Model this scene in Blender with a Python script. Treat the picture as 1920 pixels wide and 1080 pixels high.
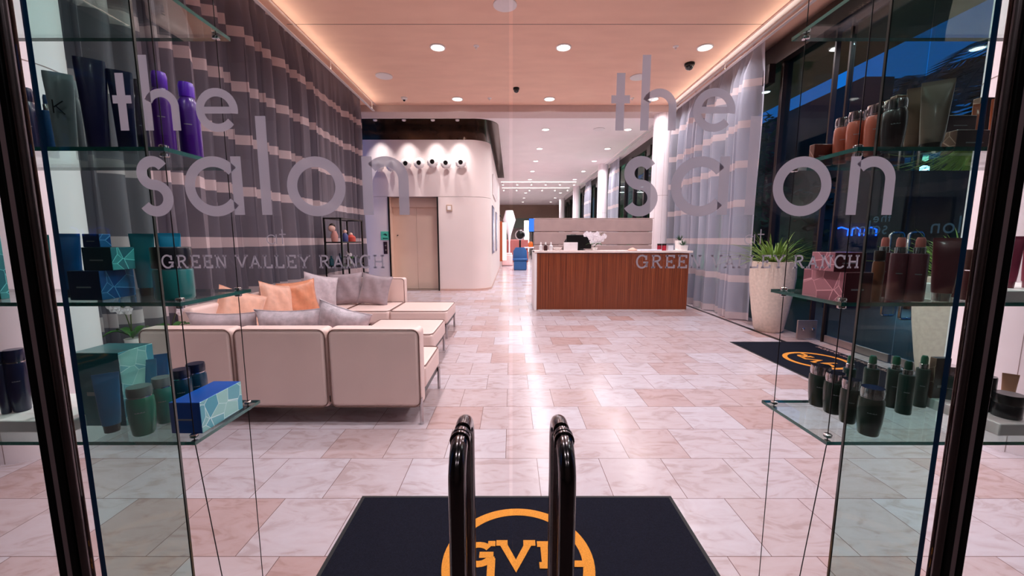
import bpy, math, random
from math import sin, cos, pi, tan, atan, radians
from mathutils import Vector, Matrix
random.seed(7)
for o in list(bpy.data.objects): bpy.data.objects.remove(o)
scene = bpy.context.scene
COL = scene.collection

# ------------------------------------------------------------------ camera, world, exposure
F, PITCH, H = 733.0, atan(91 / 733.0), 1.35
cam_d = bpy.data.cameras.new('camera'); cam = bpy.data.objects.new('camera', cam_d); COL.objects.link(cam)
cam.location = (0, 0, H); cam.rotation_euler = (pi / 2 - PITCH, 0, 0)
cam_d.sensor_width = 36; cam_d.lens = 36 * F / 1920; cam_d.shift_x = 2 / 1920; cam_d.clip_start = .02; cam_d.clip_end = 200
scene.camera = cam
scene.view_settings.view_transform = 'Standard'; scene.view_settings.look = 'None'
scene.view_settings.gamma = 1; scene.view_settings.use_curve_mapping = False
scene.view_settings.exposure = 0.0
scene.cycles.max_bounces = 10; scene.cycles.diffuse_bounces = 5; scene.cycles.glossy_bounces = 5
scene.cycles.transparent_max_bounces = 40; scene.cycles.transmission_bounces = 8
scene.cycles.caustics_reflective = False; scene.cycles.caustics_refractive = False
scene.cycles.sample_clamp_indirect = 6
w = bpy.data.worlds.new('dusk_sky'); scene.world = w; w.use_nodes = True
nt = w.node_tree; bg = nt.nodes['Background']
tc = nt.nodes.new('ShaderNodeTexCoord'); sx = nt.nodes.new('ShaderNodeSeparateXYZ'); rp = nt.nodes.new('ShaderNodeValToRGB')
rp.color_ramp.elements[0].color = (0.01, .15, .55, 1); rp.color_ramp.elements[1].color = (0.0, .10, .46, 1)
nt.links.new(tc.outputs['Generated'], sx.inputs[0]); nt.links.new(sx.outputs['Z'], rp.inputs[0]); nt.links.new(rp.outputs[0], bg.inputs[0])
bg.inputs[1].default_value = 1.2

WARM = (1, .955, 1.0)
LAMP_W = 32.0      # watts of one ceiling downlight

def at(px, py, D):
    """world X, Z of what the photograph shows at (px, py) at distance D along Y"""
    t = tan(PITCH + atan((py - 540) / F)); zc = D * cos(PITCH) + t * D * sin(PITCH)
    return (px - 958) * zc / F, H - t * D
def zcam(D, z): return D * cos(PITCH) + (H - z) * sin(PITCH)
def onz(py, z):
    return (H - z) / tan(PITCH + atan((py - 540) / F))

# ------------------------------------------------------------------ materials
def s2l(c):
    return tuple(((v / 255) / 12.92 if v / 255 <= .04045 else ((v / 255 + .055) / 1.055) ** 2.4) for v in c)
MATS = {}
def node(nt, t, **kw):
    n = nt.nodes.new(t)
    for k, v in kw.items(): setattr(n, k, v)
    return n
def mat(name, rgb, rough=.5, metal=0, coat=0, vary=.06, scale=12, bump=0, bscale=200, alpha=None, trans=0, stretch=(1, 1, 1), emit=None, es=0, sheen=0, spec=.5):
    if name in MATS: return MATS[name]
    m = bpy.data.materials.new(name); m.use_nodes = True; nt = m.node_tree; b = nt.nodes['Principled BSDF']
    c = s2l(rgb)
    b.inputs['Roughness'].default_value = rough; b.inputs['Metallic'].default_value = metal
    b.inputs['Coat Weight'].default_value = coat; b.inputs['Coat Roughness'].default_value = .08
    b.inputs['Transmission Weight'].default_value = trans; b.inputs['Sheen Weight'].default_value = sheen
    b.inputs['Specular IOR Level'].default_value = spec
    tcn = node(nt, 'ShaderNodeTexCoord'); mp = node(nt, 'ShaderNodeMapping'); mp.inputs['Scale'].default_value = stretch
    nt.links.new(tcn.outputs['Object'], mp.inputs[0])
    nz = node(nt, 'ShaderNodeTexNoise'); nz.inputs['Scale'].default_value = scale; nz.inputs['Detail'].default_value = 5
    nt.links.new(mp.outputs[0], nz.inputs[0])
    r = node(nt, 'ShaderNodeValToRGB'); r.color_ramp.elements[0].position = .3; r.color_ramp.elements[1].position = .7
    r.color_ramp.elements[0].color = tuple(v * (1 - vary) for v in c) + (1,); r.color_ramp.elements[1].color = tuple(min(1, v * (1 + vary)) for v in c) + (1,)
    nt.links.new(nz.outputs[0], r.inputs[0]); nt.links.new(r.outputs[0], b.inputs['Base Color'])
    if bump:
        n2 = node(nt, 'ShaderNodeTexNoise'); n2.inputs['Scale'].default_value = bscale; n2.inputs['Detail'].default_value = 3
        nt.links.new(mp.outputs[0], n2.inputs[0])
        bp = node(nt, 'ShaderNodeBump'); bp.inputs['Strength'].default_value = bump; bp.inputs['Distance'].default_value = .01
        nt.links.new(n2.outputs[0], bp.inputs['Height']); nt.links.new(bp.outputs[0], b.inputs['Normal'])
    if emit:
        b.inputs['Emission Color'].default_value = s2l(emit) + (1,); b.inputs['Emission Strength'].default_value = es
    MATS[name] = m; return m
def glass(name, tint, rough=0.0, ior=1.5, refl=1.0):
    if name in MATS: return MATS[name]
    m = bpy.data.materials.new(name); m.use_nodes = True; nt = m.node_tree; nt.nodes.remove(nt.nodes['Principled BSDF'])
    out = nt.nodes['Material Output']
    t = node(nt, 'ShaderNodeBsdfTransparent'); t.inputs[0].default_value = tuple(tint) + (1,)
    g = node(nt, 'ShaderNodeBsdfGlossy'); g.inputs['Roughness'].default_value = rough; g.inputs[0].default_value = (1, 1, 1, 1)
    fr = node(nt, 'ShaderNodeLayerWeight'); fr.inputs[0].default_value = .5
    pw = node(nt, 'ShaderNodeMath', operation='POWER'); pw.inputs[1].default_value = 5; nt.links.new(fr.outputs['Facing'], pw.inputs[0])
    ma = node(nt, 'ShaderNodeMath', operation='MULTIPLY_ADD'); ma.inputs[1].default_value = .85; ma.inputs[2].default_value = .045; nt.links.new(pw.outputs[0], ma.inputs[0])
    mu = node(nt, 'ShaderNodeMath', operation='MULTIPLY'); mu.inputs[1].default_value = refl
    nt.links.new(ma.outputs[0], mu.inputs[0])
    mx = node(nt, 'ShaderNodeMixShader')
    nt.links.new(mu.outputs[0], mx.inputs[0]); nt.links.new(t.outputs[0], mx.inputs[1]); nt.links.new(g.outputs[0], mx.inputs[2])
    nt.links.new(mx.outputs[0], out.inputs[0]); MATS[name] = m; return m
def emis(name, rgb, s):
    if name in MATS: return MATS[name]
    m = bpy.data.materials.new(name); m.use_nodes = True; nt = m.node_tree; nt.nodes.remove(nt.nodes['Principled BSDF'])
    e = node(nt, 'ShaderNodeEmission'); e.inputs[0].default_value = s2l(rgb) + (1,); e.inputs[1].default_value = s
    nt.links.new(e.outputs[0], nt.nodes['Material Output'].inputs[0]); MATS[name] = m; return m

def floor_mat():
    m = bpy.data.materials.new('travertine_tiles'); m.use_nodes = True; nt = m.node_tree; b = nt.nodes['Principled BSDF']
    tcn = node(nt, 'ShaderNodeTexCoord'); mp = node(nt, 'ShaderNodeMapping'); mp.inputs['Location'].default_value = (.224, -.009, 0)
    nt.links.new(tcn.outputs['Object'], mp.inputs[0])
    br = node(nt, 'ShaderNodeTexBrick', offset=.5, offset_frequency=2, squash=1)
    br.inputs['Scale'].default_value = 1; br.inputs['Brick Width'].default_value = .384; br.inputs['Row Height'].default_value = .3785
    br.inputs['Mortar Size'].default_value = .0018; br.inputs['Mortar Smooth'].default_value = .2; br.inputs['Bias'].default_value = 0
    br.inputs['Color1'].default_value = (0, 0, 0, 1); br.inputs['Color2'].default_value = (1, 1, 1, 1); br.inputs['Mortar'].default_value = (.5, .5, .5, 1)
    nt.links.new(mp.outputs[0], br.inputs[0])
    tile = node(nt, 'ShaderNodeValToRGB'); e = tile.color_ramp.elements
    e[0].position = 0; e[0].color = s2l((176, 146, 143)) + (1,); e[1].position = 1; e[1].color = s2l((191, 182, 190)) + (1,)
    k = tile.color_ramp.elements.new(.35); k.color = s2l((186, 169, 172)) + (1,)
    nt.links.new(br.outputs['Color'], tile.inputs[0])
    mp2 = node(nt, 'ShaderNodeMapping'); mp2.inputs['Scale'].default_value = (1.0, 2.2, 1); nt.links.new(tcn.outputs['Object'], mp2.inputs[0])
    # every tile cut from another place of the stone: its tint shifts the veining
    cmb = node(nt, 'ShaderNodeVectorMath', operation='ADD'); nt.links.new(mp2.outputs[0], cmb.inputs[0]); nt.links.new(br.outputs['Color'], cmb.inputs[1])
    nz = node(nt, 'ShaderNodeTexNoise'); nz.inputs['Scale'].default_value = 4.2; nz.inputs['Detail'].default_value = 12; nz.inputs['Distortion'].default_value = 1.6; nz.inputs['Roughness'].default_value = .62
    nt.links.new(cmb.outputs[0], nz.inputs[0])
    vr = node(nt, 'ShaderNodeValToRGB'); e = vr.color_ramp.elements
    e[0].position = .36; e[0].color = (.72, .60, .55, 1); e[1].position = .66; e[1].color = (1.05, 1.06, 1.08, 1)
    k = vr.color_ramp.elements.new(.48); k.color = (.97, .93, .92, 1)
    nt.links.new(nz.outputs[0], vr.inputs[0])
    mx = node(nt, 'ShaderNodeMix', data_type='RGBA', blend_type='MULTIPLY'); mx.inputs['Factor'].default_value = .62
    nt.links.new(tile.outputs[0], mx.inputs[6]); nt.links.new(vr.outputs[0], mx.inputs[7])
    mo = node(nt, 'ShaderNodeMix', data_type='RGBA'); mo.inputs[7].default_value = s2l((112, 84, 80)) + (1,)
    nt.links.new(br.outputs['Fac'], mo.inputs['Factor']); nt.links.new(mx.outputs[2], mo.inputs[6]); nt.links.new(mo.outputs[2], b.inputs['Base Color'])
    b.inputs['Specular IOR Level'].default_value = .4; rr = node(nt, 'ShaderNodeMapRange'); rr.inputs['To Min'].default_value = .14; rr.inputs['To Max'].default_value = .32; nt.links.new(nz.outputs[0], rr.inputs[0]); nt.links.new(rr.outputs[0], b.inputs['Roughness'])
    bp = node(nt, 'ShaderNodeBump'); bp.inputs['Strength'].default_value = .25; bp.inputs['Distance'].default_value = .002; bp.invert = True
    nt.links.new(br.outputs['Fac'], bp.inputs['Height']); nt.links.new(bp.outputs[0], b.inputs['Normal'])
    return m
def curtain_mat(name, base, back, transp=.10):
    m = bpy.data.materials.new(name); m.use_nodes = True; nt = m.node_tree; nt.nodes.remove(nt.nodes['Principled BSDF'])
    tcn = node(nt, 'ShaderNodeTexCoord'); sp = node(nt, 'ShaderNodeSeparateXYZ'); nt.links.new(tcn.outputs['Object'], sp.inputs[0])
    a = node(nt, 'ShaderNodeMath', operation='SUBTRACT'); a.inputs[1].default_value = .02; nt.links.new(sp.outputs['Z'], a.inputs[0])
    md = node(nt, 'ShaderNodeMath', operation='MODULO'); md.inputs[1].default_value = .62; nt.links.new(a.outputs[0], md.inputs[0])
    lt = node(nt, 'ShaderNodeMath', operation='LESS_THAN'); lt.inputs[1].default_value = .115; nt.links.new(md.outputs[0], lt.inputs[0])
    wv = node(nt, 'ShaderNodeTexNoise'); wv.inputs['Scale'].default_value = 300; nt.links.new(tcn.outputs['Object'], wv.inputs[0])
    mx = node(nt, 'ShaderNodeMix', data_type='RGBA'); mx.inputs[6].default_value = s2l(base) + (1,); mx.inputs[7].default_value = s2l((216, 198, 200)) + (1,)
    nt.links.new(lt.outputs[0], mx.inputs['Factor'])
    mt = node(nt, 'ShaderNodeMix', data_type='RGBA'); mt.inputs[6].default_value = s2l(back) + (1,); mt.inputs[7].default_value = s2l((225, 215, 222)) + (1,)
    nt.links.new(lt.outputs[0], mt.inputs['Factor'])
    d = node(nt, 'ShaderNodeBsdfDiffuse'); nt.links.new(mx.outputs[2], d.inputs[0])
    t = node(nt, 'ShaderNodeBsdfTranslucent'); nt.links.new(mt.outputs[2], t.inputs[0])
    s = node(nt, 'ShaderNodeMixShader'); s.inputs[0].default_value = .22; nt.links.new(d.outputs[0], s.inputs[1]); nt.links.new(t.outputs[0], s.inputs[2])
    tr = node(nt, 'ShaderNodeBsdfTransparent'); s2 = node(nt, 'ShaderNodeMixShader')
    f = node(nt, 'ShaderNodeMath', operation='MULTIPLY_ADD'); f.inputs[1].default_value = -transp * .8; f.inputs[2].default_value = transp
    nt.links.new(lt.outputs[0], f.inputs[0])
    lw = node(nt, 'ShaderNodeLayerWeight'); lw.inputs[0].default_value = .5; fc = node(nt, 'ShaderNodeMath', operation='SUBTRACT'); fc.inputs[0].default_value = 1; nt.links.new(lw.outputs['Facing'], fc.inputs[1])
    ml = node(nt, 'ShaderNodeMath', operation='MULTIPLY'); nt.links.new(f.outputs[0], ml.inputs[0]); nt.links.new(fc.outputs[0], ml.inputs[1]); nt.links.new(ml.outputs[0], s2.inputs[0])
    nt.links.new(s.outputs[0], s2.inputs[1]); nt.links.new(tr.outputs[0], s2.inputs[2])
    nt.links.new(s2.outputs[0], nt.nodes['Material Output'].inputs[0])
    return m
def wood_mat():
    m = bpy.data.materials.new('zebra_wood'); m.use_nodes = True; nt = m.node_tree; b = nt.nodes['Principled BSDF']
    tcn = node(nt, 'ShaderNodeTexCoord'); mp = node(nt, 'ShaderNodeMapping'); mp.inputs['Scale'].default_value = (58, 58, .3); nt.links.new(tcn.outputs['Object'], mp.inputs[0])
    nz = node(nt, 'ShaderNodeTexNoise'); nz.inputs['Scale'].default_value = 1.6; nz.inputs['Detail'].default_value = 6; nz.inputs['Roughness'].default_value = .7; nt.links.new(mp.outputs[0], nz.inputs[0])
    r = node(nt, 'ShaderNodeValToRGB'); e = r.color_ramp.elements
    e[0].position = .3; e[0].color = s2l((58, 21, 8)) + (1,); e[1].position = .72; e[1].color = s2l((176, 98, 58)) + (1,)
    k = e.new(.5); k.color = s2l((120, 54, 26)) + (1,)
    nt.links.new(nz.outputs[0], r.inputs[0]); nt.links.new(r.outputs[0], b.inputs['Base Color']); b.inputs['Roughness'].default_value = .35
    return m
def facet_mat(name, c0, c1, sc=14):
    sc *= .8
    m = bpy.data.materials.new(name); m.use_nodes = True; nt = m.node_tree; b = nt.nodes['Principled BSDF']
    tcn = node(nt, 'ShaderNodeTexCoord')
    v = node(nt, 'ShaderNodeTexVoronoi', feature='DISTANCE_TO_EDGE'); v.inputs['Scale'].default_value = sc; nt.links.new(tcn.outputs['Object'], v.inputs[0])
    v2 = node(nt, 'ShaderNodeTexVoronoi'); v2.inputs['Scale'].default_value = sc; nt.links.new(tcn.outputs['Object'], v2.inputs[0])
    sp = node(nt, 'ShaderNodeSeparateXYZ'); nt.links.new(v2.outputs['Color'], sp.inputs[0])
    mx = node(nt, 'ShaderNodeMix', data_type='RGBA'); mx.inputs[6].default_value = s2l(c0) + (1,); mx.inputs[7].default_value = s2l(c1) + (1,); nt.links.new(sp.outputs[0], mx.inputs['Factor'])
    lt = node(nt, 'ShaderNodeMath', operation='LESS_THAN'); lt.inputs[1].default_value = .014; nt.links.new(v.outputs['Distance'], lt.inputs[0])
    m2 = node(nt, 'ShaderNodeMix', data_type='RGBA'); m2.inputs[7].default_value = tuple(min(1, x * 1.5 + .12) for x in s2l(c1)) + (1,); nt.links.new(lt.outputs[0], m2.inputs['Factor']); nt.links.new(mx.outputs[2], m2.inputs[6])
    nt.links.new(m2.outputs[2], b.inputs['Base Color']); b.inputs['Roughness'].default_value = .3
    return m

# ------------------------------------------------------------------ mesh builder
class MB:
    def __init__(s): s.v = []; s.f = []; s.mi = []
    def add(s, vs, fs, m=0):
        n = len(s.v); s.v += [tuple(v) for v in vs]; s.f += [tuple(i + n for i in f) for f in fs]; s.mi += [m] * len(fs); return s
    def box(s, x0, x1, y0, y1, z0, z1, m=0, mf=None):
        vs = [(x, y, z) for x in (x0, x1) for y in (y0, y1) for z in (z0, z1)]
        fs = [(0, 1, 3, 2), (4, 6, 7, 5), (0, 4, 5, 1), (2, 3, 7, 6), (0, 2, 6, 4), (1, 5, 7, 3)]  # -x +x -y +y -z +z
        n = len(s.v); s.v += vs; s.f += [tuple(i + n for i in f) for f in fs]; s.mi += (mf if mf else [m] * 6); return s
    def lathe(s, prof, c=(0, 0, 0), n=20, sx=1, sy=1, m=0):
        vs = []; fs = []
        for r, z in prof:
            for i in range(n):
                a = 2 * pi * i / n; vs.append((c[0] + r * sx * cos(a), c[1] + r * sy * sin(a), c[2] + z))
        for k in range(len(prof) - 1):
            for i in range(n):
                j = (i + 1) % n; fs.append((k * n + i, k * n + j, (k + 1) * n + j, (k + 1) * n + i))
        fs.append(tuple(range(n - 1, -1, -1))); fs.append(tuple((len(prof) - 1) * n + i for i in range(n)))
        return s.add(vs, fs, m)
    def loft(s, secs, n=20, m=0, e=2.0):
        """secs: (z, rx, ry, power)"""
        vs = []; fs = []
        for sc in secs:
            z, rx, ry = sc[:3]; p = sc[3] if len(sc) > 3 else e
            for i in range(n):
                a = 2 * pi * i / n; ca, sa = cos(a), sin(a)
                vs.append((rx * abs(ca) ** (2 / p) * (1 if ca >= 0 else -1), ry * abs(sa) ** (2 / p) * (1 if sa >= 0 else -1), z))
        for k in range(len(secs) - 1):
            for i in range(n):
                j = (i + 1) % n; fs.append((k * n + i, k * n + j, (k + 1) * n + j, (k + 1) * n + i))
        fs.append(tuple(range(n - 1, -1, -1))); fs.append(tuple((len(secs) - 1) * n + i for i in range(n)))
        return s.add(vs, fs, m)
    def tube(s, pts, r, n=10, m=0, rs=None):
        P = [Vector(p) for p in pts]; vs = []; fs = []
        up = Vector((0, 0, 1)); T0 = (P[1] - P[0]).normalized()
        if abs(T0.dot(up)) > .95: up = Vector((0, 1, 0))
        u = T0.cross(up).normalized()
        for k, p in enumerate(P):
            T = (P[min(k + 1, len(P) - 1)] - P[max(k - 1, 0)]).normalized()
            u = (u - T * u.dot(T)).normalized(); v = T.cross(u); rr = rs[k] if rs else r
            for i in range(n):
                a = 2 * pi * i / n; vs.append(p + u * (rr * cos(a)) + v * (rr * sin(a)))
        for k in range(len(P) - 1):
            for i in range(n):
                j = (i + 1) % n; fs.append((k * n + i, k * n + j, (k + 1) * n + j, (k + 1) * n + i))
        fs.append(tuple(range(n - 1, -1, -1))); fs.append(tuple((len(P) - 1) * n + i for i in range(n)))
        return s.add(vs, fs, m)
    def sphere(s, c, r, n=14, k=8, sz=1, m=0):
        return s.lathe([(max(.0005, r * sin(pi * i / k)), -r * sz * cos(pi * i / k)) for i in range(k + 1)], c, n, m=m)
    def build(s, name, mats, parent=None, smooth=False, bevel=0, loc=None, rz=0, subsurf=0, seg=2):
        me = bpy.data.meshes.new(name); me.from_pydata(s.v, [], s.f)
        mats = mats if isinstance(mats, (list, tuple)) else [mats]
        for q in mats: me.materials.append(q)
        me.polygons.foreach_set('material_index', s.mi)
        import bmesh
        bm = bmesh.new(); bm.from_mesh(me); bmesh.ops.recalc_face_normals(bm, faces=bm.faces); bm.to_mesh(me); bm.free()
        if smooth:
            me.polygons.foreach_set('use_smooth', [True] * len(me.polygons))
            me.set_sharp_from_angle(angle=radians(42))
        me.update()
        o = bpy.data.objects.new(name, me); COL.objects.link(o)
        if parent: o.parent = parent
        if loc: o.location = loc
        o.rotation_euler.z = rz
        if bevel:
            b = o.modifiers.new('bevel', 'BEVEL'); b.width = bevel; b.segments = seg; b.limit_method = 'ANGLE'; b.angle_limit = radians(40)
            me.polygons.foreach_set('use_smooth', [True] * len(me.polygons)); me.set_sharp_from_angle(angle=radians(60))
        if subsurf:
            b = o.modifiers.new('sub', 'SUBSURF'); b.levels = b.render_levels = subsurf
        return o
def empty(name, loc, rz=0):
    o = bpy.data.objects.new(name, None); COL.objects.link(o); o.location = loc; o.rotation_euler.z = rz; o.empty_display_size = .05; return o
def tag(o, label, cat, group=None, kind=None):
    o['label'] = label; o['category'] = cat
    if group: o['group'] = group
    if kind: o['kind'] = kind
    return o
def struct(o): o['kind'] = 'structure'; return o
def copy_tree(o, parent=None):
    c = o.copy(); COL.objects.link(c); c.parent = parent
    for ch in [x for x in bpy.data.objects if x.parent == o]: copy_tree(ch, c)
    return c

# ------------------------------------------------------------------ lettering by strokes
def arc(cx, cy, r, a0, a1, n=24, ry=None):
    ry = ry or r
    return [(cx + r * cos(radians(a0 + (a1 - a0) * i / n)), cy + ry * sin(radians(a0 + (a1 - a0) * i / n))) for i in range(n + 1)]
def ribbon(mb, pts, wd, fn, th):
    """stroke of width wd along 2-D pts; fn maps (u, v, depth) to world"""
    L = []; R = []
    closed = (abs(pts[0][0] - pts[-1][0]) + abs(pts[0][1] - pts[-1][1])) < 1e-6
    n = len(pts)
    for k in range(n):
        a = pts[k - 1] if k > 0 else (pts[-2] if closed else pts[0]); b = pts[k + 1] if k < n - 1 else (pts[1] if closed else pts[-1])
        p = pts[k]
        d1 = Vector((p[0] - a[0], p[1] - a[1])); d2 = Vector((b[0] - p[0], b[1] - p[1]))
        if d1.length < 1e-9: d1 = d2
        if d2.length < 1e-9: d2 = d1
        d1.normalize(); d2.normalize(); t = (d1 + d2); t = t.normalized() if t.length > 1e-6 else d1
        nn = Vector((-t.y, t.x)); sc = min(2, 1 / max(.3, nn.dot(Vector((-d1.y, d1.x)))))
        L.append((p[0] + nn.x * wd / 2 * sc, p[1] + nn.y * wd / 2 * sc)); R.append((p[0] - nn.x * wd / 2 * sc, p[1] - nn.y * wd / 2 * sc))
    vs = []; fs = []
    if th is None:      # a cut film without sides
        for k in range(n): vs += [fn(L[k][0], L[k][1], 0), fn(R[k][0], R[k][1], 0)]
        mb.add(vs, [(2 * k, 2 * k + 2, 2 * k + 3, 2 * k + 1) for k in range(n - 1)]); return
    for k in range(n):
        vs += [fn(L[k][0], L[k][1], 0), fn(R[k][0], R[k][1], 0), fn(L[k][0], L[k][1], th), fn(R[k][0], R[k][1], th)]
    for k in range(n - 1):
        a, b = 4 * k, 4 * k + 4
        fs += [(a, b, b + 1, a + 1), (a + 2, a + 3, b + 3, b + 2), (a, a + 2, b + 2, b), (a + 1, b + 1, b + 3, a + 3)]
    fs += [(0, 1, 3, 2), (4 * n - 4, 4 * n - 2, 4 * n - 1, 4 * n - 3)]
    mb.add(vs, fs)
def slab(ch, sw):
    """slab-serif capital in a unit cap height: (strokes, advance)"""
    h = sw / 2; s = .11
    def sf(x, y, l=s): return [(x - l, y), (x + l, y)]
    B, T = h, 1 - h
    D = {
        'G': ([arc(.46, .5, .42, 48, 335, 20, .46), [(.86, .08), (.86, .44)], [(.56, .44), (.98, .44)], [(.80, .62), (.80, .96)]], 1.08),
        'R': ([[(.2, 0), (.2, 1)], [(.06, T)] + [(.45, T)] + arc(.5, .74, .24, 85, -85, 10, .26 - h) + [(.2, .48)], [(.5, .48), (.8, B)], sf(.2, B, .16), sf(.86, B, .1)], 1.02),
        'E': ([[(.2, 0), (.2, 1)], [(.06, B), (.78, B), (.78, .26)], [(.06, T), (.76, T), (.76, .76)], [(.2, .5), (.56, .5)], [(.56, .38), (.56, .62)]], .9),
        'N': ([[(.2, 0), (.2, 1)], [(.2, 1), (.84, 0)], [(.84, 0), (.84, 1)], sf(.2, B, .16), sf(.14, T, .12), sf(.84, T, .16)], 1.06),
        'V': ([[(.1, 1), (.48, h)], [(.48, h), (.86, 1)], sf(.1, T, .15), sf(.86, T, .15)], .98),
        'A': ([[(.12, 0), (.48, 1 - h)], [(.48, 1 - h), (.84, 0)], [(.25, .34), (.71, .34)], sf(.12, B, .15), sf(.84, B, .15)], .98),
        'L': ([[(.2, 0), (.2, 1)], [(.06, B), (.74, B), (.74, .28)], sf(.2, T, .16)], .85),
        'Y': ([[(.1, 1), (.48, .45)], [(.86, 1), (.48, .45)], [(.48, .45), (.48, 0)], sf(.1, T, .14), sf(.86, T, .14), sf(.48, B, .16)], .98),
        'C': ([arc(.46, .5, .42, 42, 318, 20, .46), [(.79, .66), (.79, .96)]], .92),
        'H': ([[(.2, 0), (.2, 1)], [(.82, 0), (.82, 1)], [(.2, .5), (.82, .5)], sf(.2, B, .16), sf(.2, T, .16), sf(.82, B, .16), sf(.82, T, .16)], 1.04),
        'K': ([[(.2, 0), (.2, 1)], [(.8, 1), (.24, .45)], [(.36, .56), (.84, 0)]], .9),
        ' ': ([], .45)}
    return D[ch]
def slab_text(mb, txt, x0, y0, wtot, hgt, sw, fn, th=.0004, gap=.12):
    adv = sum(slab(c, sw)[1] + gap for c in txt) - gap; kx = wtot / adv; x = x0
    for c in txt:
        st, a = slab(c, sw)
        for pl in st: ribbon(mb, [(x + u * kx, y0 + v * hgt) for u, v in pl], sw * hgt, fn, th)
        x += (a + gap) * kx
def salon_text(mb, fn, th=None, small=True):
    """'the salon at GREEN VALLEY RANCH' ; u is metres from the door's hinge-side origin, v is height"""
    R = lambda pts, wd: ribbon(mb, pts, wd, fn, th)
    w1, w2 = .0135, .0168
    R([(.1755, 1.525), (.1755, 1.613)], w1); R([(.1610, 1.573), (.16875, 1.573)], .0125); R([(.18225, 1.573), (.191, 1.573)], .0125)
    R([(.2155, 1.525), (.2155, 1.640)], w1); R([(.2600, 1.525), (.2600, 1.563)] + arc(.238, 1.5605, .022, 0, 155, 16, .0225)[1:], w1 * .95)
    R(arc(.327, 1.5565, .0275, -11, 320, 28), w1 * .95); R([(.306, 1.5565), (.3483, 1.5565)], .0105)
    R(arc(.2130, 1.4580, .0188, 32, 266, 20) + arc(.2125, 1.4177, .0215, 86, -148, 20), w2)
    R(arc(.3115, 1.4364, .0400, 38, 322, 40), w2); R([(.3500, 1.3905), (.3500, 1.4845)], w2)
    R([(.3955, 1.3905), (.3955, 1.5475)], w2)
    R(arc(.4795, 1.4364, .0398, 0, 360, 40), w2)
    R([(.5640, 1.3905), (.5640, 1.4845)], w2); R([(.6235, 1.3905), (.6235, 1.448)] + arc(.5940, 1.447, .0295, 0, 138, 20)[1:], w2)
    if small:
        R(arc(.399, 1.350, .0075, 35, 325, 16), .0016); R([(.4075, 1.3425), (.4075, 1.3585)], .0016)
        R([(.4175, 1.3425), (.4175, 1.367)], .0016); R([(.4125, 1.3585), (.4235, 1.3585)], .0016)
        slab_text(mb, 'GREEN VALLEY RANCH', .2115, 1.3017, .3765, .0225, .13, fn, th)

# ------------------------------------------------------------------ base materials
m_floor = floor_mat()
m_ceil1 = mat('ceiling_salmon', (252, 206, 182), .75, vary=.05, scale=1.6, stretch=(1, 3, 1))
m_ceil2 = mat('ceiling_pink', (250, 240, 240), .7, vary=.03, scale=1.6)
m_white = mat('white_plaster', (248, 238, 242), .6, vary=.03, scale=3)
m_wallp = mat('pale_wall_panel', (232, 214, 210), .55, vary=.03, scale=2)
m_beam = mat('beam_paint', (208, 184, 178), .6, vary=.03)
m_trim = mat('trim_white', (240, 232, 232), .35, vary=.02)
m_dark = mat('dark_bronze', (40, 28, 24), .35, metal=.3, vary=.2)
m_black = mat('black_metal', (14, 13, 14), .3, metal=.4, vary=.1)
m_bronze = mat('bronze_soffit', (70, 48, 34), .16, metal=.6, vary=.35, scale=5)
m_chrome = mat('polished_steel', (196, 192, 194), .12, metal=1, vary=.03)
m_gun = mat('dark_chrome', (118, 110, 112), .16, metal=1, vary=.05)
m_cable = mat('steel_cable', (22, 20, 22), .4, metal=.6)
g_door = glass('door_glass', (.985, .99, .99))
g_fin = glass('fin_glass', (.73, .87, .84), refl=.28)
g_shelf = glass('shelf_glass', (.84, .94, .915))
g_out = glass('tinted_facade_glass', (.60, .74, .74), refl=.45)
m_edge = mat('green_glass_edge', (12, 92, 84), .08, coat=.6, vary=.15, trans=.25)
m_blueedge = mat('blue_glass_edge', (6, 62, 104), .1, coat=.4, vary=.12)
m_vinyl = None
def vinyl():
    m = bpy.data.materials.new('frosted_vinyl'); m.use_nodes = True; nt = m.node_tree; nt.nodes.remove(nt.nodes['Principled BSDF'])
    d = node(nt, 'ShaderNodeBsdfDiffuse'); d.inputs[0].default_value = s2l((188, 180, 196)) + (1,)
    t = node(nt, 'ShaderNodeBsdfTranslucent'); t.inputs[0].default_value = s2l((186, 180, 194)) + (1,)
    s = node(nt, 'ShaderNodeMixShader'); s.inputs[0].default_value = .55; nt.links.new(d.outputs[0], s.inputs[1]); nt.links.new(t.outputs[0], s.inputs[2])
    tr = node(nt, 'ShaderNodeBsdfTransparent'); s2 = node(nt, 'ShaderNodeMixShader'); s2.inputs[0].default_value = .12
    nt.links.new(s.outputs[0], s2.inputs[1]); nt.links.new(tr.outputs[0], s2.inputs[2]); nt.links.new(s2.outputs[0], nt.nodes['Material Output'].inputs[0])
    return m
m_vinyl = vinyl()

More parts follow.
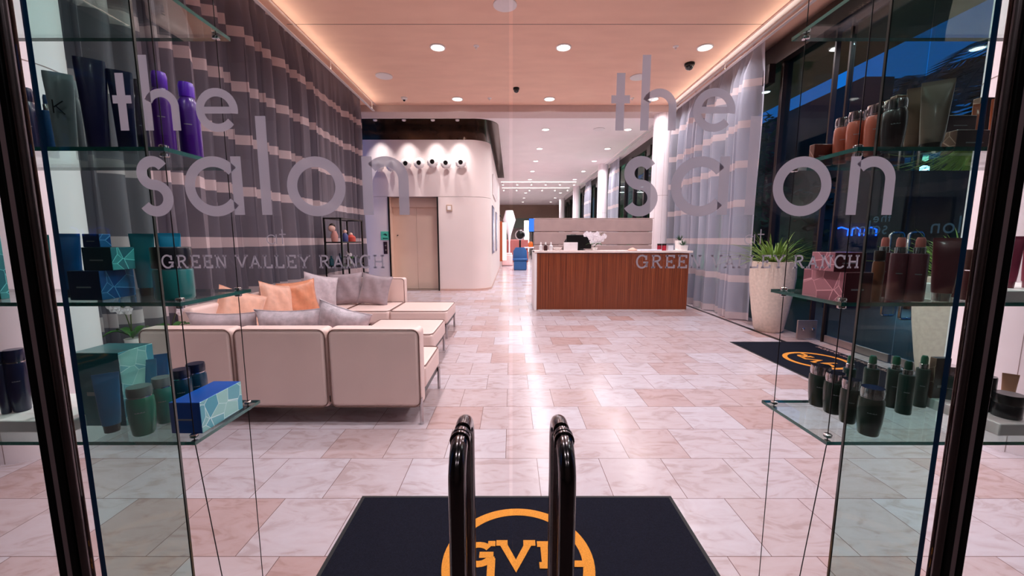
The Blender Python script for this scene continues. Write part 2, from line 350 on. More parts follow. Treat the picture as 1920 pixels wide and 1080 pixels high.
# ------------------------------------------------------------------ lamps
def area(name, loc, size, watt, color=WARM, rot=(0, 0, 0), sy=None, parent=None, spread=pi):
    l = bpy.data.lights.new(name, 'AREA'); l.energy = watt; l.color = color; l.size = size; l.spread = spread
    if sy: l.shape = 'RECTANGLE'; l.size_y = sy
    else: l.shape = 'DISK'
    o = bpy.data.objects.new(name, l); COL.objects.link(o); o.location = loc; o.rotation_euler = rot
    if parent: o.parent = parent
    return o
CEIL, CEIL2 = 4.40, 4.25
e_lamp = emis('lamp_glow', (255, 244, 238), 9)
def downlight(x, y, z, label, r=.105, watt=LAMP_W, group='recessed ceiling downlights'):
    t = empty('ceiling_downlight', (x, y, z)); tag(t, label, 'ceiling light', group)
    MB().lathe([(r, 0), (r * 1.18, 0), (r * 1.2, -.012), (r * 1.02, -.018), (r, -.012)], n=24).build('trim_ring', m_trim, t, smooth=True)
    MB().lathe([(r * .98, -.004), (r * .98, -.012)], n=24).build('lens', e_lamp, t)
    area('lamp_light', (0, 0, -.03), r * 1.7, watt, parent=t, spread=radians(150))
rows = [(-1.17, 'left'), (.84, 'middle'), (3.1, 'right')]
ordn = {6.67: 'nearest visible row', 8.98: 'row just before the beam'}
for y in (1.25, 2.7, 4.5):  # row by the doors is added to brighten the sofa back
    for x in (-1.17, .84, 2.9): downlight(x, y, CEIL, 'out-of-view round downlight above the lobby, row by the doors added as fill', watt=LAMP_W * (.85 if y < 4 else 1))
for y, wd in ordn.items():
    for x, side in rows:
        downlight(x, y, CEIL, f'{side} round downlight of the {wd} in the salmon ceiling')
for k, y in enumerate((10.8, 13.0, 15.0, 17.2)):
    for x, side in ((.92, 'left'), (3.1, 'right')):
        downlight(x, y, CEIL2, f'{side} small downlight, {["first", "second", "third", "fourth"][k]} row beyond the beam in the corridor ceiling', r=.09, watt=LAMP_W * 1.45)
for y in (19.5, 25.0, 28, 31):
    for x in (-1.5, .92, 3.1): downlight(x, y, CEIL2, 'tiny far downlight in the ceiling at the end of the corridor', r=.09, watt=LAMP_W * 1.1, group='far corridor downlights')
m_grille = mat('speaker_grille', (150, 148, 158), .6)
for (px, py, Z, lab) in ((720, 142, CEIL, 'round white ceiling speaker left, near the striped curtain'), (1197, 144, CEIL, 'round white ceiling speaker right, above the letters of the right door'),
                         (947, 8, CEIL, 'round white ceiling speaker at the very top middle'), (1123, 242, CEIL2, 'round white ceiling speaker in the corridor ceiling beyond the beam')):
    D = onz(py, Z); x, _ = at(px, py, D)
    t = tag(empty('ceiling_speaker', (x, D, Z)), lab, 'ceiling speaker', 'round ceiling speakers')
    MB().lathe([(.10, 0), (.155, 0), (.155, -.014), (.10, -.022)], n=28).build('ring', m_trim, t, smooth=True)
    MB().lathe([(.10, -.004), (.10, -.018)], n=28).build('grille', m_grille, t)
for (px, py, r, lab) in ((1293, 119, .075, 'large black dome security camera by the right curtain'), (968, 165, .055, 'small black dome security camera near the middle of the ceiling')):
    D = onz(py, CEIL); x, _ = at(px, py, D)
    t = tag(empty('dome_camera', (x, D, CEIL)), lab, 'security camera', 'ceiling dome cameras')
    MB().lathe([(r * 1.15, 0), (r * 1.15, -.03), (r, -.04)], n=20).build('base', m_black, t, smooth=True)
    MB().sphere((0, 0, -.04), r, 18, 10).build('dome', mat('black_dome', (8, 8, 10), .05, coat=1), t, smooth=True)
D = onz(183, CEIL); x, _ = at(758, 183, D)
t = tag(empty('motion_sensor', (x, D, CEIL)), 'small white ceiling sensor with a black eye near the left curtain end', 'sensor')
MB().lathe([(.07, 0), (.07, -.02), (.04, -.05)], n=16).build('housing', m_trim, t, smooth=True)
MB().sphere((0, -.01, -.055), .028, 10, 6).build('eye', m_black, t, smooth=True)
for px, py, lab in ((893, 86, 'between the left and middle downlights'), (1267, 87, 'between the middle and right downlights'), (918, 184, 'left of the second middle downlight'), (1185, 184, 'below the right ceiling speaker')):
    D = onz(py, CEIL); x, _ = at(px, py, D)
    o = MB().lathe([(.045, 0), (.045, -.006), (.015, -.02), (.012, -.045)], n=14).build('sprinkler_head', m_trim, loc=(x, D, CEIL), smooth=True)
    tag(o, 'small white sprinkler disc in the ceiling ' + lab, 'sprinkler', 'ceiling sprinklers')

# ------------------------------------------------------------------ shell
Y0 = .66
struct(MB().box(-8, 4.15, Y0 - .08, 36, -.06, 0).build('floor', m_floor))
struct(MB().box(-4.1, 4.1, -4.1, Y0 - .08, -.06, 0).build('floor_vestibule', mat('vestibule_dark_floor', (52, 40, 40), .95, spec=.1, vary=.3, scale=40)))  # dark unseen floor, put in to keep haze off the door glass
struct(MB().box(-3.7, 4.3, Y0 + .05, 9.39, CEIL, CEIL + .12).build('ceiling', m_ceil1))
struct(MB().box(-8, 4.3, 9.86, 36, CEIL2, CEIL2 + .12).build('ceiling_corridor', m_ceil2))
struct(MB().box(-8, 4.3, 9.39, 9.86, CEIL2, CEIL + .12).build('trim_1', m_beam, bevel=.01))
struct(MB().box(-3.2, 3.7, 6.0, 6.008, CEIL - .002, CEIL + .002).build('trim_2', m_dark))
struct(MB().box(-3.7, -3.6, Y0, 9.4, 0, CEIL).build('wall_left', mat('left_wall_grey', (120, 112, 116), .7)))
struct(MB().box(-8, -7.9, 9.4, 36, 0, CEIL2).build('wall_left_far', m_wallp))
struct(MB().box(-8, 8, 36, 36.1, 0, 6).build('wall_back', mat('far_wall', (205, 190, 184), .6)))
# ceiling edge mouldings along both curtains (recessed track channels)
for nm, xa, xb in (('trim_3', 3.60, 3.70), ('trim_4', 3.74, 3.78)):
    struct(MB().box(xa, xb, Y0 + .06, 9.39, CEIL - .035, CEIL).build(nm, m_trim, bevel=.005))
    struct(MB().box(xa - .0, xb, 9.86, 35.9, CEIL2 - .035, CEIL2).build(nm + '_corridor', m_trim, bevel=.005))
struct(MB().box(-3.10, -3.07, Y0 + .06, 9.39, CEIL - .02, CEIL).build('trim_5', m_beam))
struct(MB().box(3.60, 3.66, 4.9, 35, 0, .004).build('trim_6', m_black))
for sgn_, xx, wd in ((1, 3.66, 'right'), (-1, -3.08, 'left')):  # invented uplight channels, added to brighten the salmon ceiling
    t = tag(empty('added_cove', (xx, 5.1, 4.22)), 'thin added fill light channel along the %s ceiling edge' % wd, 'added fill light', 'added ceiling fill channels')
    MB().box(-.025, .025, -4.1, 4.1, -.012, 0).build('channel', m_trim, t, bevel=.002)
    MB().box(-.012, .012, -4.05, 4.05, 0, .004).build('diffuser', mat('frosted_diffuser', (235, 225, 215), .5), t)
    for yy in (-4, -2, 0, 2, 4): MB().box(-.004, .004, yy - .004, yy + .004, 0, .18).build('hanger', m_trim, t)
    area('added_cove_lamp', (0, 0, .012), .03, 15, color=(1, .80, .66), rot=(pi, radians(-66) * sgn_, 0), sy=8.1, parent=t)
# vestibule behind the photographer
m_vest = mat('vestibule_wall', (84, 72, 68), .6)
struct(MB().box(-4.0, -3.9, -4, Y0 - .1, 0, 3.6).build('wall_vestibule_left', m_vest))
struct(MB().box(3.9, 4.0, -4, Y0 - .1, 0, 3.6).build('wall_vestibule_right', m_vest))
struct(MB().box(-4.0, 4.0, -4.1, -4, 0, 3.6).build('wall_vestibule_back', m_vest))
struct(MB().box(-4.0, 4.0, -4.1, Y0 - .1, 3.6, 3.7).build('ceiling_vestibule', m_vest))
for x in (-.9, .9):  # unseen lamps added to light the near side of products and handles
    for y in (-.6, -2.4):
        downlight(x, y, 3.6, 'added unseen downlight in the vestibule ceiling before the glass doors', watt=6, group='added vestibule downlights')
# header above the doors
struct(MB().box(-3.7, 4.1, Y0 - .1, Y0 + .05, 3.1, CEIL + .1).build('wall_front', m_vest))

# right facade: bays of tinted glass with dark fins
XF = 4.15
def bay(n, y0, y1, z1=4.0, z0=0.0):
    o = struct(MB().box(XF, XF + .012, y0, y1, z0, z1).build('window_%d' % n, g_out))
    MB().box(XF - .06, XF + .08, y1 - .03, y1 + .03, 0, z1).build('mullion', m_dark, o, bevel=.004)
    return o
bays = [(5.3, 6.25), (6.25, 7.2)] + [(7.2 + 1.03 * i, 8.23 + 1.03 * i) for i in range(27)]
for i, (a, b) in enumerate(bays): bay(10 + i, a, b)
struct(MB().box(XF - .12, XF + .12, 2.9, 35.9, 4.0, 4.3).build('wall_right_header', m_dark))
for i in range(16):
    struct(MB().box(3.92, 4.03, 6.3 + i * 1.7, 6.6 + i * 1.7, 3.72, 4.0).build('trim_bracket', m_dark, bevel=.01))
struct(MB().box(3.95, 4.05, Y0, 2.2, 0, CEIL).build('wall_right', m_white))
bay(8, 2.4, 3.2)
# right entrance doors (glass, patch fittings, pull handles, lettering seen from behind)
m_patch = mat('brushed_patch_plate', (168, 152, 150), .35, metal=.8)
for k, (a, b) in enumerate(((3.23, 4.13), (4.15, 5.05))):
    d = struct(MB().box(XF - .006, XF + .006, a, b, .02, 3.98).build('door_%d' % (3 + k), g_out))
    MB().box(XF - .02, XF + .02, a + .01, b - .01, .01, .10).build('bottom_rail', m_patch, d, bevel=.004)
    MB().box(XF - .02, XF + .02, a + .01, b - .01, 3.93, 4.0).build('top_rail', m_dark, d, bevel=.004)
    hy = b - .09 if k == 0 else a + .09
    for s_ in (-1, 1):
        xx = XF + s_ * .07
        MB().tube([(XF + s_ * .006, hy, 1.42), (xx - s_ * .02, hy, 1.42), (xx, hy, 1.40), (xx, hy, .54), (xx - s_ * .02, hy, .52), (XF + s_ * .006, hy, .52)], .014, 10).build('handle', m_chrome, d, smooth=True)
    mb = MB(); oy = a - .02 if k == 0 else a
    salon_text(mb, lambda u, v, t, oy=oy: (XF + .007 + t, a + .02 + u * 1.05, v * 1.0 + .02), small=False)
    mb.build('lettering', m_vinyl, d)
for yy in (3.2, 5.07, 5.3): struct(MB().box(XF - .03, XF + .03, yy - .012, yy + .012, 0, 4.0).build('trim_mullion', m_dark))
p = tag(empty('patch_plate', (4.0, 5.18, 0)), 'brushed square plate with two round bolts beside the right doors', 'metal plate')
MB().box(-.13, .13, -.012, .012, .02, .27).build('plate', m_patch, p, bevel=.003)
for sx_ in (-.06, .07): MB().lathe([(.02, 0), (.02, .012), (.012, .018)], n=14).build('bolt', m_chrome, p, smooth=True).matrix_local = Matrix.Translation((sx_, -.012, .15)) @ Matrix.Rotation(pi / 2, 4, 'X')

# outside on the right: paving, canopy, hedge, palms, neon
m_pave = mat('outdoor_paving', (64, 60, 58), .55, vary=.2, scale=1.2)
struct(MB().box(4.15, 40, -12, 45, -.08, -.01).build('ground', m_pave))
struct(MB().box(4.25, 5.72, 1.5, 36, 4.2, 4.35).build('ceiling_canopy', mat('canopy_stucco', (176, 112, 84), .7)))
for y in (4.0, 8.0, 12.5, 17, 22): downlight(4.95, y, 4.2, 'added round downlight under the outdoor canopy', r=.07, watt=12, group='added canopy downlights')  # canopy lamps added so the paving turns less blue
m_leafd = mat('dark_foliage', (22, 44, 34), .6, vary=.5, scale=3)
m_leafg = mat('green_foliage', (60, 120, 80), .6, vary=.4, scale=3)
def hedge(x, y, wx, wy, hh, m, label):
    mb = MB()
    for i in range(int(190 * wy * hh)):
        px_, py_, pz_ = random.uniform(-wx, wx), random.uniform(-wy, wy), random.uniform(0.02, 1) ** .7 * hh
        a = random.uniform(0, 2 * pi); L = random.uniform(.12, .3); tl = random.uniform(-.5, .9)
        d = Vector((cos(a), sin(a), tl)) * L; q = Vector((-sin(a), cos(a), 0)) * L * .35; c = Vector((px_, py_, pz_))
        mb.add([c, c + d * .5 + q, c + d, c + d * .5 - q], [(0, 1, 2, 3)])
    mb.box(-wx * .8, wx * .8, -wy * .8, wy * .8, 0, hh * .9)
    o = mb.build('hedge', m, loc=(x, y, -.01)); tag(o, label, 'hedge', 'hedges outside the right windows')
hedge(8.8, 5.2, .8, 2.0, 1.5, m_leafd, 'dark hedge outside the right glass doors')
struct(MB().box(8.2, 8.9, 9.6, 34, 0, 5.1).build('wall_annex', mat('annex_stucco', (96, 62, 50), .8)))
hedge(6.9, 9.2, .5, .9, 2.6, m_leafd, 'dark tall hedge outside, right of the striped curtain')
hedge(7.0, 14.6, .5, 3.6, 4.9, m_leafg, 'green lit hedge outside beyond the first column')
hedge(7.0, 24.6, .5, 5.4, 4.9, m_leafg, 'green lit hedge outside far down the corridor')
def palm(x, y, h, lab, fr=16, L=1.9):
    t = tag(empty('palm_tree', (x, y, -.01)), lab, 'palm tree', 'palms outside')
    MB().tube([(0, 0, 0), (.06, 0, h * .5), (.02, 0, h)], .14, 10, rs=[.2, .13, .11]).build('trunk', mat('palm_bark', (60, 46, 38), .9, vary=.3, scale=20), t, smooth=True)
    mb = MB()
    for k in range(fr):
        a = 2 * pi * k / fr + random.uniform(-.15, .15); el = random.uniform(.1, 1.0)
        pts = []
        for i in range(9):
            s_ = i / 8; r = L * s_; z = h + L * (el * s_ - (.9 + .3 * el) * s_ * s_)
            pts.append(Vector((r * cos(a), r * sin(a), z)))
        mb.tube(pts, .012, 4)
        for i in range(1, 9):
            for sgn in (-1, 1):
                for j in range(3):
                    p0 = pts[i - 1].lerp(pts[i], j / 3); sd = Vector((-sin(a), cos(a), 0)) * sgn
                    tip = p0 + sd * (.55 * (1 - .5 * i / 9)) + Vector((cos(a), sin(a), 0)) * .16 - Vector((0, 0, .12)); wv = (pts[i] - pts[i - 1]) * .33
                    mb.add([p0, p0 + wv, tip], [(0, 1, 2)])
    mb.build('fronds', mat('palm_leaf', (34, 60, 44), .6, vary=.3), t)
palm(10.2, 8.3, 4.9, 'tall dark palm against the blue dusk sky, right', L=2.0)
palm(12.2, 12.2, 5.8, 'dark bushy palm against the blue dusk sky, left of the taller one', L=1.9, fr=22)
struct(MB().box(15, 16, 5, 34, 0, 4.2).build('wall_neighbour', mat('far_building', (92, 66, 56), .8)))
e_neon = emis('blue_neon', (20, 90, 255), 5)
o = tag(empty('neon_sign', (6.75, 7.7, 1.42)), 'blurred blue neon sign outside between the two door letterings', 'neon sign')
o.scale = (.5, .5, .5)
for i, (a, b) in enumerate(((-.9, -.35), (-.2, .1), (.3, .75))):
    mb = MB(); mb.tube([(a, 0, 0), (a, 0, .25), ((a + b) / 2, 0, .33), (b, 0, .25), (b, 0, 0)], .03, 6).build('tube', e_neon, o)
MB().box(-1.0, .9, .05, .1, -2.86, .5).build('backboard', mat('neon_backboard', (10, 20, 60), .6), o)
for x, y, c, wt, lb in ((5.9, 13.5, (.3, 1, .6), 110, 'added green lamp by the near lit hedge'), (5.9, 22, (.3, 1, .65), 160, 'added green lamp by the far lit hedge'), (7.8, 7.6, (.4, .6, 1), 12, 'added bluish lamp outside the right doors')):  # lamps added outside to colour what shows through the glazing
    t = tag(empty('added_garden_light', (x, y, 0)), lb, 'garden light', 'added garden lights')
    MB().lathe([(.05, -.01), (.05, .22), (.03, .24)], n=12).build('post', m_black, t, smooth=True)
    MB().lathe([(.04, .24), (.045, .3), (.02, .32)], n=12).build('lamp', emis('added_garden_glow', (200, 255, 225), 4), t, smooth=True)
    l = bpy.data.lights.new('added_garden_lamp', 'POINT'); l.energy = wt; l.color = c; l.shadow_soft_size = .1
    q = bpy.data.objects.new('added_garden_lamp', l); COL.objects.link(q); q.parent = t; q.location = (0, 0, .5)

# columns
def column(n, x, y, r, h, m=m_white):
    o = struct(MB().lathe([(r, 0), (r, h)], n=48).build('wall_column_%d' % n, m, loc=(x, y, 0), smooth=True))
    for a in (0, 1):
        MB().box(-.0015, .0015, -r - .0015, -r + .002, 0, h).build('joint', mat('panel_joint', (150, 130, 128), .7), o, rz=(-.3 + a * .75) * (1 if x > 0 else -1) + (.6 if x > 0 else -.6) * -1)
    MB().lathe([(r + .0012, 2.38), (r + .0012, 2.386)], n=48).build('reveal', mat('panel_joint', (150, 130, 128), .7), o)
column(1, 3.6, 9.62, .225, CEIL2); column(2, 3.6, 15.7, .2, CEIL2); column(3, 3.6, 21.9, .2, CEIL2); column(4, 3.6, 28.0, .2, CEIL2)
column(5, -3.1, 2.5, .29, CEIL); column(6, 3.42, 2.56, .33, CEIL)

# ------------------------------------------------------------------ elevator core
def core_outline(n=14):
    pts = [(-7.9, 10.3), (-1.10, 10.3)]
    for i in range(n + 1):
        a = -pi / 2 + pi / 2 * i / n; pts.append((-1.10 + .56 * cos(a), 10.3 + .56 + .56 * sin(a)))
    pts += [(-.54, 19.0), (-7.9, 19.0)]
    return pts
def prism(mb, pts, z0, z1, m=0):
    n = len(pts); vs = [(x, y, z0) for x, y in pts] + [(x, y, z1) for x, y in pts]
    fs = [(i, (i + 1) % n, n + (i + 1) % n, n + i) for i in range(n)] + [tuple(range(n - 1, -1, -1)), tuple(range(n, 2 * n))]
    return mb.add(vs, fs, m)
EX0, EX1, EZ = -3.18, -1.88, 2.44
# front wall built around the opening: left piece, right piece with rounded corner, lintel
mb = MB(); mb.box(-7.9, EX0, 10.3, 10.9, 0, EZ)
pr = [(EX1, 10.3)] + core_outline()[1:-1] + [(EX1, 19.0)]
prism(mb, pr, 0, EZ); mb.box(-7.9, EX1, 11.0, 19, 0, EZ)
struct(mb.build('wall_elevator', m_wallp, smooth=True))
mb = MB(); prism(mb, core_outline(), EZ + .008, 3.86); struct(mb.build('wall_elevator_top', m_wallp, smooth=True))
mb = MB(); prism(mb, [(x - .03 if x > -7 else x, y + .03 if y < 18 else y) for x, y in core_outline()], EZ, EZ + .008); struct(mb.build('trim_7', mat('panel_joint', (150, 130, 128), .7)))
mb = MB(); prism(mb, [(x - .12 if x > -7 else x, y + .12 if y < 18 else y) for x, y in core_outline()], 3.86, CEIL2); struct(mb.build('wall_bronze_band', m_bronze, smooth=True))
mb = MB(); prism(mb, [(x + .22 if x > -7 else x, y - .42 if y < 18 else y) for x, y in core_outline()], CEIL2 - .012, CEIL2 - .002); struct(mb.build('ceiling_bronze_shade', m_bronze))  # bronze soffit; its rim past the rounded corner stands in for ceiling shadow
mb = MB(); prism(mb, [(x + .008 if x > -7 else x, y - .008 if y < 18 else y) for x, y in pr], 0, .05); struct(mb.build('baseboard_core', mat('stone_skirting', (205, 168, 156), .5)))
m_elev = mat('elevator_door_beige', (232, 200, 180), .38, vary=.03, scale=3)
el = struct(empty('door_5', (0, 0, 0)))
xm = (EX0 + EX1) / 2
for a, b in ((EX0 + .02, xm - .002), (xm + .002, EX1 - .0)):
    MB().box(a, b, 10.62, 10.66, 0.01, 2.2).build('door_panel', m_elev, el, bevel=.003)
MB().box(EX0, EX1, 10.55, 10.68, 2.2, EZ).build('head_panel', m_elev, el, bevel=.004)
MB().box(EX0, EX0 + .02, 10.30, 10.66, 0, EZ).build('side_panel', m_elev, el)
for x in (EX0, EX1 - .035): MB().box(x, x + .035, 10.27, 10.32, 0, EZ).build('jamb_edge', m_black, el)
MB().lathe([(.02, 0), (.02, .02)], n=12).build('key_switch', m_black, el, loc=(EX0 + .13, 10.61, 1.45))
MB().box(EX0, EX1, 10.3, 10.7, 0, .008).build('sill', m_chrome, el)
# round ornaments on the wall
m_orn = mat('ornament_white', (246, 240, 238), .35)
names = ['first round white wall ornament from the left, behind the last door letter', 'second round white wall ornament from the left', 'third round white wall ornament from the left', 'fourth, middle round white wall ornament', 'third round white wall ornament from the right', 'second round white wall ornament from the right', 'rightmost round white wall ornament above the elevator']
for (px, py), lab in zip(((710, 311), (734, 311), (761, 307), (786, 306), (811, 304), (836, 306), (864, 305)), names):
    x, z = at(px, py, 10.18)
    t = tag(empty('wall_ornament', (x, 10.29, z)), lab, 'wall ornament', 'row of round wall ornaments')
    dirx = random.uniform(-.4, .4)
    rot = Matrix.Rotation(pi / 2, 4, 'X')
    o = MB().lathe([(.05, -.0), (.055, .04), (.115, .06), (.135, .10), (.13, .14), (.10, .17), (.06, .175), (.055, .15)], n=22).build('shell', m_orn, t, smooth=True); o.matrix_local = rot
    o = MB().lathe([(.054, .15), (.05, .172)], n=18).build('black_centre', m_black, t); o.matrix_local = rot
    mb = MB()
    for k in range(14):
        a = 2 * pi * k / 14; mb.sphere((.125 * cos(a), -.10, .125 * sin(a)), .022, 8, 5)
    mb.build('ruffle', m_orn, t, smooth=True)
# wall-wash spots over the ornaments
for k, x in enumerate((-3.3, -2.6, -1.9, -1.3)):
    t = tag(empty('wall_spotlight', (x, 9.93, CEIL2 - .012)), 'small recessed spotlight washing the elevator wall under the beam', 'spotlight', 'wall wash spots at the elevator')
    MB().lathe([(.05, 0), (.05, -.02), (.04, -.03)], n=16).build('body', m_trim, t, smooth=True)
    l = bpy.data.lights.new('spot', 'SPOT'); l.energy = 95; l.color = (1, .93, .93); l.spot_size = radians(64); l.spot_blend = 1; l.shadow_soft_size = .02
    q = bpy.data.objects.new('spot', l); COL.objects.link(q); q.parent = t; q.location = (0, 0, -.05); q.rotation_euler = (radians(13), 0, 0)
# signs
def wallbox(name, px0, px1, py0, py1, D, th, m, lab, cat):
    x0, z1 = at(px0, py0, D); x1, z0 = at(px1, py1, D)
    return tag(MB().box(0, x1 - x0, -th, 0, z0 - z1, 0).build(name, m, loc=(x0, D, z1), bevel=.004), lab, cat)
s = wallbox('wall_sign', 714, 730, 434, 450, 10.298, .012, mat('mint_sign', (90, 205, 165), .5), 'small square mint green sign left of the elevator', 'sign')
MB().add([(.05, -.014, -.08), (.12, -.014, -.05), (.17, -.014, -.09), (.15, -.014, -.12), (.12, -.014, -.10)], [(0, 1, 2, 3, 4)]).build('pictogram', mat('sign_ink', (20, 70, 60), .6), s)
MB().box(.05, .18, -.014, -.012, -.19, -.165).build('sign_line', mat('sign_ink', (20, 70, 60), .6), s)
s = wallbox('call_panel', 719, 727, 453, 476, 10.298, .015, mat('call_plate', (52, 30, 36), .3), 'dark narrow elevator call panel under the mint sign', 'call panel')
for zz in (-.10, -.22): MB().lathe([(.022, 0), (.022, .008)], n=12).build('button', m_chrome, s).matrix_local = Matrix.Translation((.06, -.015, zz)) @ Matrix.Rotation(pi / 2, 4, 'X')
s = wallbox('wall_plaque', 837, 848, 384, 396, 10.298, .03, mat('plaque_frame', (190, 160, 140), .5), 'small projecting sign plaque on the wall right of the elevator', 'sign')
MB().box(.03, .12, -.034, -.03, -.13, -.03).build('plaque_face', m_trim, s)
# slanted louvre grille and tall picture frames on the side wall
t = tag(empty('louvre_grille', (-.535, 12.3, 3.0)), 'slanted white louvre grille high on the core side wall', 'grille')
MB().box(-.0, .03, -.6, 1.6, -.35, .25).build('frame', m_trim, t, bevel=.004)
for i in range(16): MB().box(.02, .07, -.52 + i * .135, -.50 + i * .135, -.32, .22).build('fin', m_trim, t)
for y, lab in ((11.6, 'tall narrow framed picture on the core side wall, nearer one'), (14.2, 'tall narrow framed picture on the core side wall, farther one')):
    t = tag(empty('picture_frame', (-.535, y, 1.7)), lab, 'picture', 'pictures on the side wall')
    MB().box(0, .03, -.45, .45, -.75, .6).build('frame', mat('silver_frame', (170, 170, 190), .25, metal=.7), t, bevel=.004)
    MB().box(.03, .034, -.38, .38, -.68, .53).build('picture', mat('pale_picture', (190, 200, 225), .2, vary=.2, scale=3), t)

# ------------------------------------------------------------------ far corridor
struct(MB().box(-8, 4.1, 33.6, 33.7, 2.9, CEIL2).build('wall_far_header', mat('far_header', (150, 120, 105), .6)))
struct(MB().box(-.5, 3.4, 33.0, 33.1, 2.3, 3.1).build('window_60', mat('dark_green_panel', (44, 52, 40), .3)))
struct(MB().box(-8, -2.5, 26, 26.2, 0, CEIL2).build('wall_salon', m_wallp))
for y, lab in ((20.3, 'nearer white ceiling track with small spots'), (22.6, 'farther white ceiling track with small spots')):
    t = tag(empty('light_track', (1.4, y, CEIL2)), lab, 'track light', 'ceiling tracks in the far corridor')
    MB().box(-1.9, 1.9, -.03, .03, -.03, 0).build('rail', emis('track_glow', (255, 240, 236), 2.2), t)
    for i in range(6):
        x = -1.8 + i * .72
        MB().lathe([(.03, -.16), (.05, -.04), (.02, -.02)], c=(x, 0, 0), n=10).build('spot_head', m_trim, t, smooth=True)
        MB().lathe([(.045, -.17), (.045, -.162)], c=(x, 0, 0), n=10).build('spot_lens', e_lamp, t)
    area('track_lamp', (0, 0, -.25), 3.6, 110, parent=t, sy=.1)
x0, z0 = at(929, 490, 19.2); x1, z1 = at(940, 415, 19.2)
t = tag(empty('wood_panel', (x0, 19.2, 0)), 'orange wood wall panel with a glowing edge at the end of the core', 'wall panel')
MB().box(0, x1 - x0 + .05, 0, .3, z0, z1).build('panel', mat('orange_wood', (190, 92, 48), .4), t)
MB().box(x1 - x0 + .05, x1 - x0 + .24, .05, .25, z0 + .05, z1 - .05).build('light_edge', emis('edge_glow', (255, 240, 230), 2.2), t)
area('edge_lamp', (x1 - x0 + .4, -.1, (z0 + z1) / 2), .3, 8, parent=t, sy=1.4, rot=(radians(90), 0, radians(-20)))
MB().box(.1, .3, .0, .25, 0, z0).build('support', m_wallp, t)
x0, z0 = at(983, 445, 28); x1, z1 = at(992, 414, 28)
t = tag(empty('light_column', ((x0 + x1) / 2, 28, 0)), 'slim glowing white light column at the far end', 'light')
MB().lathe([(.17, .5), (.17, z1)], n=16).build('shade', emis('column_glow', (255, 250, 245), 7), t, smooth=True)
MB().lathe([(.2, 0), (.2, .5)], n=16).build('base', m_trim, t, smooth=True)
t = tag(empty('display_screen', (at(998, 420, 27)[0], 27, 0)), 'bright blue picture screen far behind the reception desk corner', 'screen')
xa, zt = at(990, 409, 27); xb, zb = at(1001, 435, 27)
MB().box(-.25, .25, 0, .06, zb, zt).build('panel', m_black, t)
MB().box(-.22, .22, -.01, 0, zb + .03, zt - .03).build('picture', emis('screen_blue', (60, 120, 240), 1.6), t)
MB().box(-.04, .04, .06, .12, 0, zt).build('post', m_black, t)
# hooded dryer chair
t = tag(empty('dryer_chair', (at(975, 500, 17.5)[0], 17.5, 0)), 'blue salon chair with a round black hair dryer hood', 'salon chair')
m_blue = mat('blue_vinyl', (40, 92, 150), .4)
MB().box(-.28, .28, -.3, .3, 0.0, .42).build('base', m_blue, t, bevel=.04)
MB().box(-.33, .33, -.34, .3, .42, .52).build('seat', m_blue, t, bevel=.03)
MB().loft([(.52, .32, .1), (.85, .3, .1), (1.0, .2, .08)], e=3).build('backrest', m_blue, t, smooth=True)
MB().tube([(0, .15, .9), (0, .15, 1.4)], .04).build('pole', m_black, t)
MB().sphere((0, 0, 1.55), .2, 18, 10).build('hood', m_black, t, smooth=True)
o = MB().lathe([(.2, 0), (.225, .01), (.225, .05), (.2, .06)], n=24).build('hood_ring', m_chrome, t, smooth=True); o.matrix_local = Matrix.Translation((0, -.02, 1.55)) @ Matrix.Rotation(pi / 2, 4, 'X')
t = tag(empty('side_table', (at(999, 500, 18.2)[0] - .1, 18.2, 0)), 'small dark side table right of the blue dryer chair', 'side table')
MB().box(-.3, .3, -.25, .25, .95, 1.0).build('table_top', m_white, t, bevel=.01)
for sx_ in (-.2, .2): MB().box(sx_ - .015, sx_ + .015, -.015, .015, 0, .95).build('leg', m_black, t)
o = MB().lathe([(.1, 0), (.12, .05), (.1, .2), (.05, .26)], n=14).build('amber_jar', mat('amber', (200, 96, 30), .2), loc=(at(995, 470, 18.2)[0], 18.2, 1.0), smooth=True); tag(o, 'amber glass jar on the far side table', 'jar')
o = MB().box(-2.2, .5, 0, .3, 0, 1.35).build('banquette', mat('rose_leather', (176, 96, 92), .5), loc=(.55, 23.5, 0), bevel=.05); tag(o, 'rose pink tufted banquette back at the far end', 'banquette')
t = tag(empty('pouf', (at(951, 520, 20.5)[0], 20.3, 0)), 'pale pink cube pouf in front of the rose banquette', 'pouf')
MB().box(-.28, .28, -.28, .28, 0.02, .58).build('body', mat('pink_pouf', (235, 190, 188), .7), t, bevel=.05)
MB().box(-.25, .25, -.25, .25, .58, .66).build('cushion', mat('pink_pouf', (235, 190, 188), .7), t, bevel=.03)
t = tag(empty('cone_vase', (at(955, 470, 21.5)[0], 21.5, 0)), 'tall white cone shaped vase with dark ball flowers at the far end', 'vase')
MB().lathe([(.12, 0), (.05, .05), (.04, 1.2), (.1, 1.6), (.35, 2.4), (.2, 2.9)], n=20).build('body', m_white, t, smooth=True)
mb = MB()
for a in (-.5, -.25): mb.tube([(0, 0, 2.2), (a, 0, 2.6)], .01, 5); mb.sphere((a, 0, 2.62), .05, 8, 5)
mb.build('stems', m_black, t)

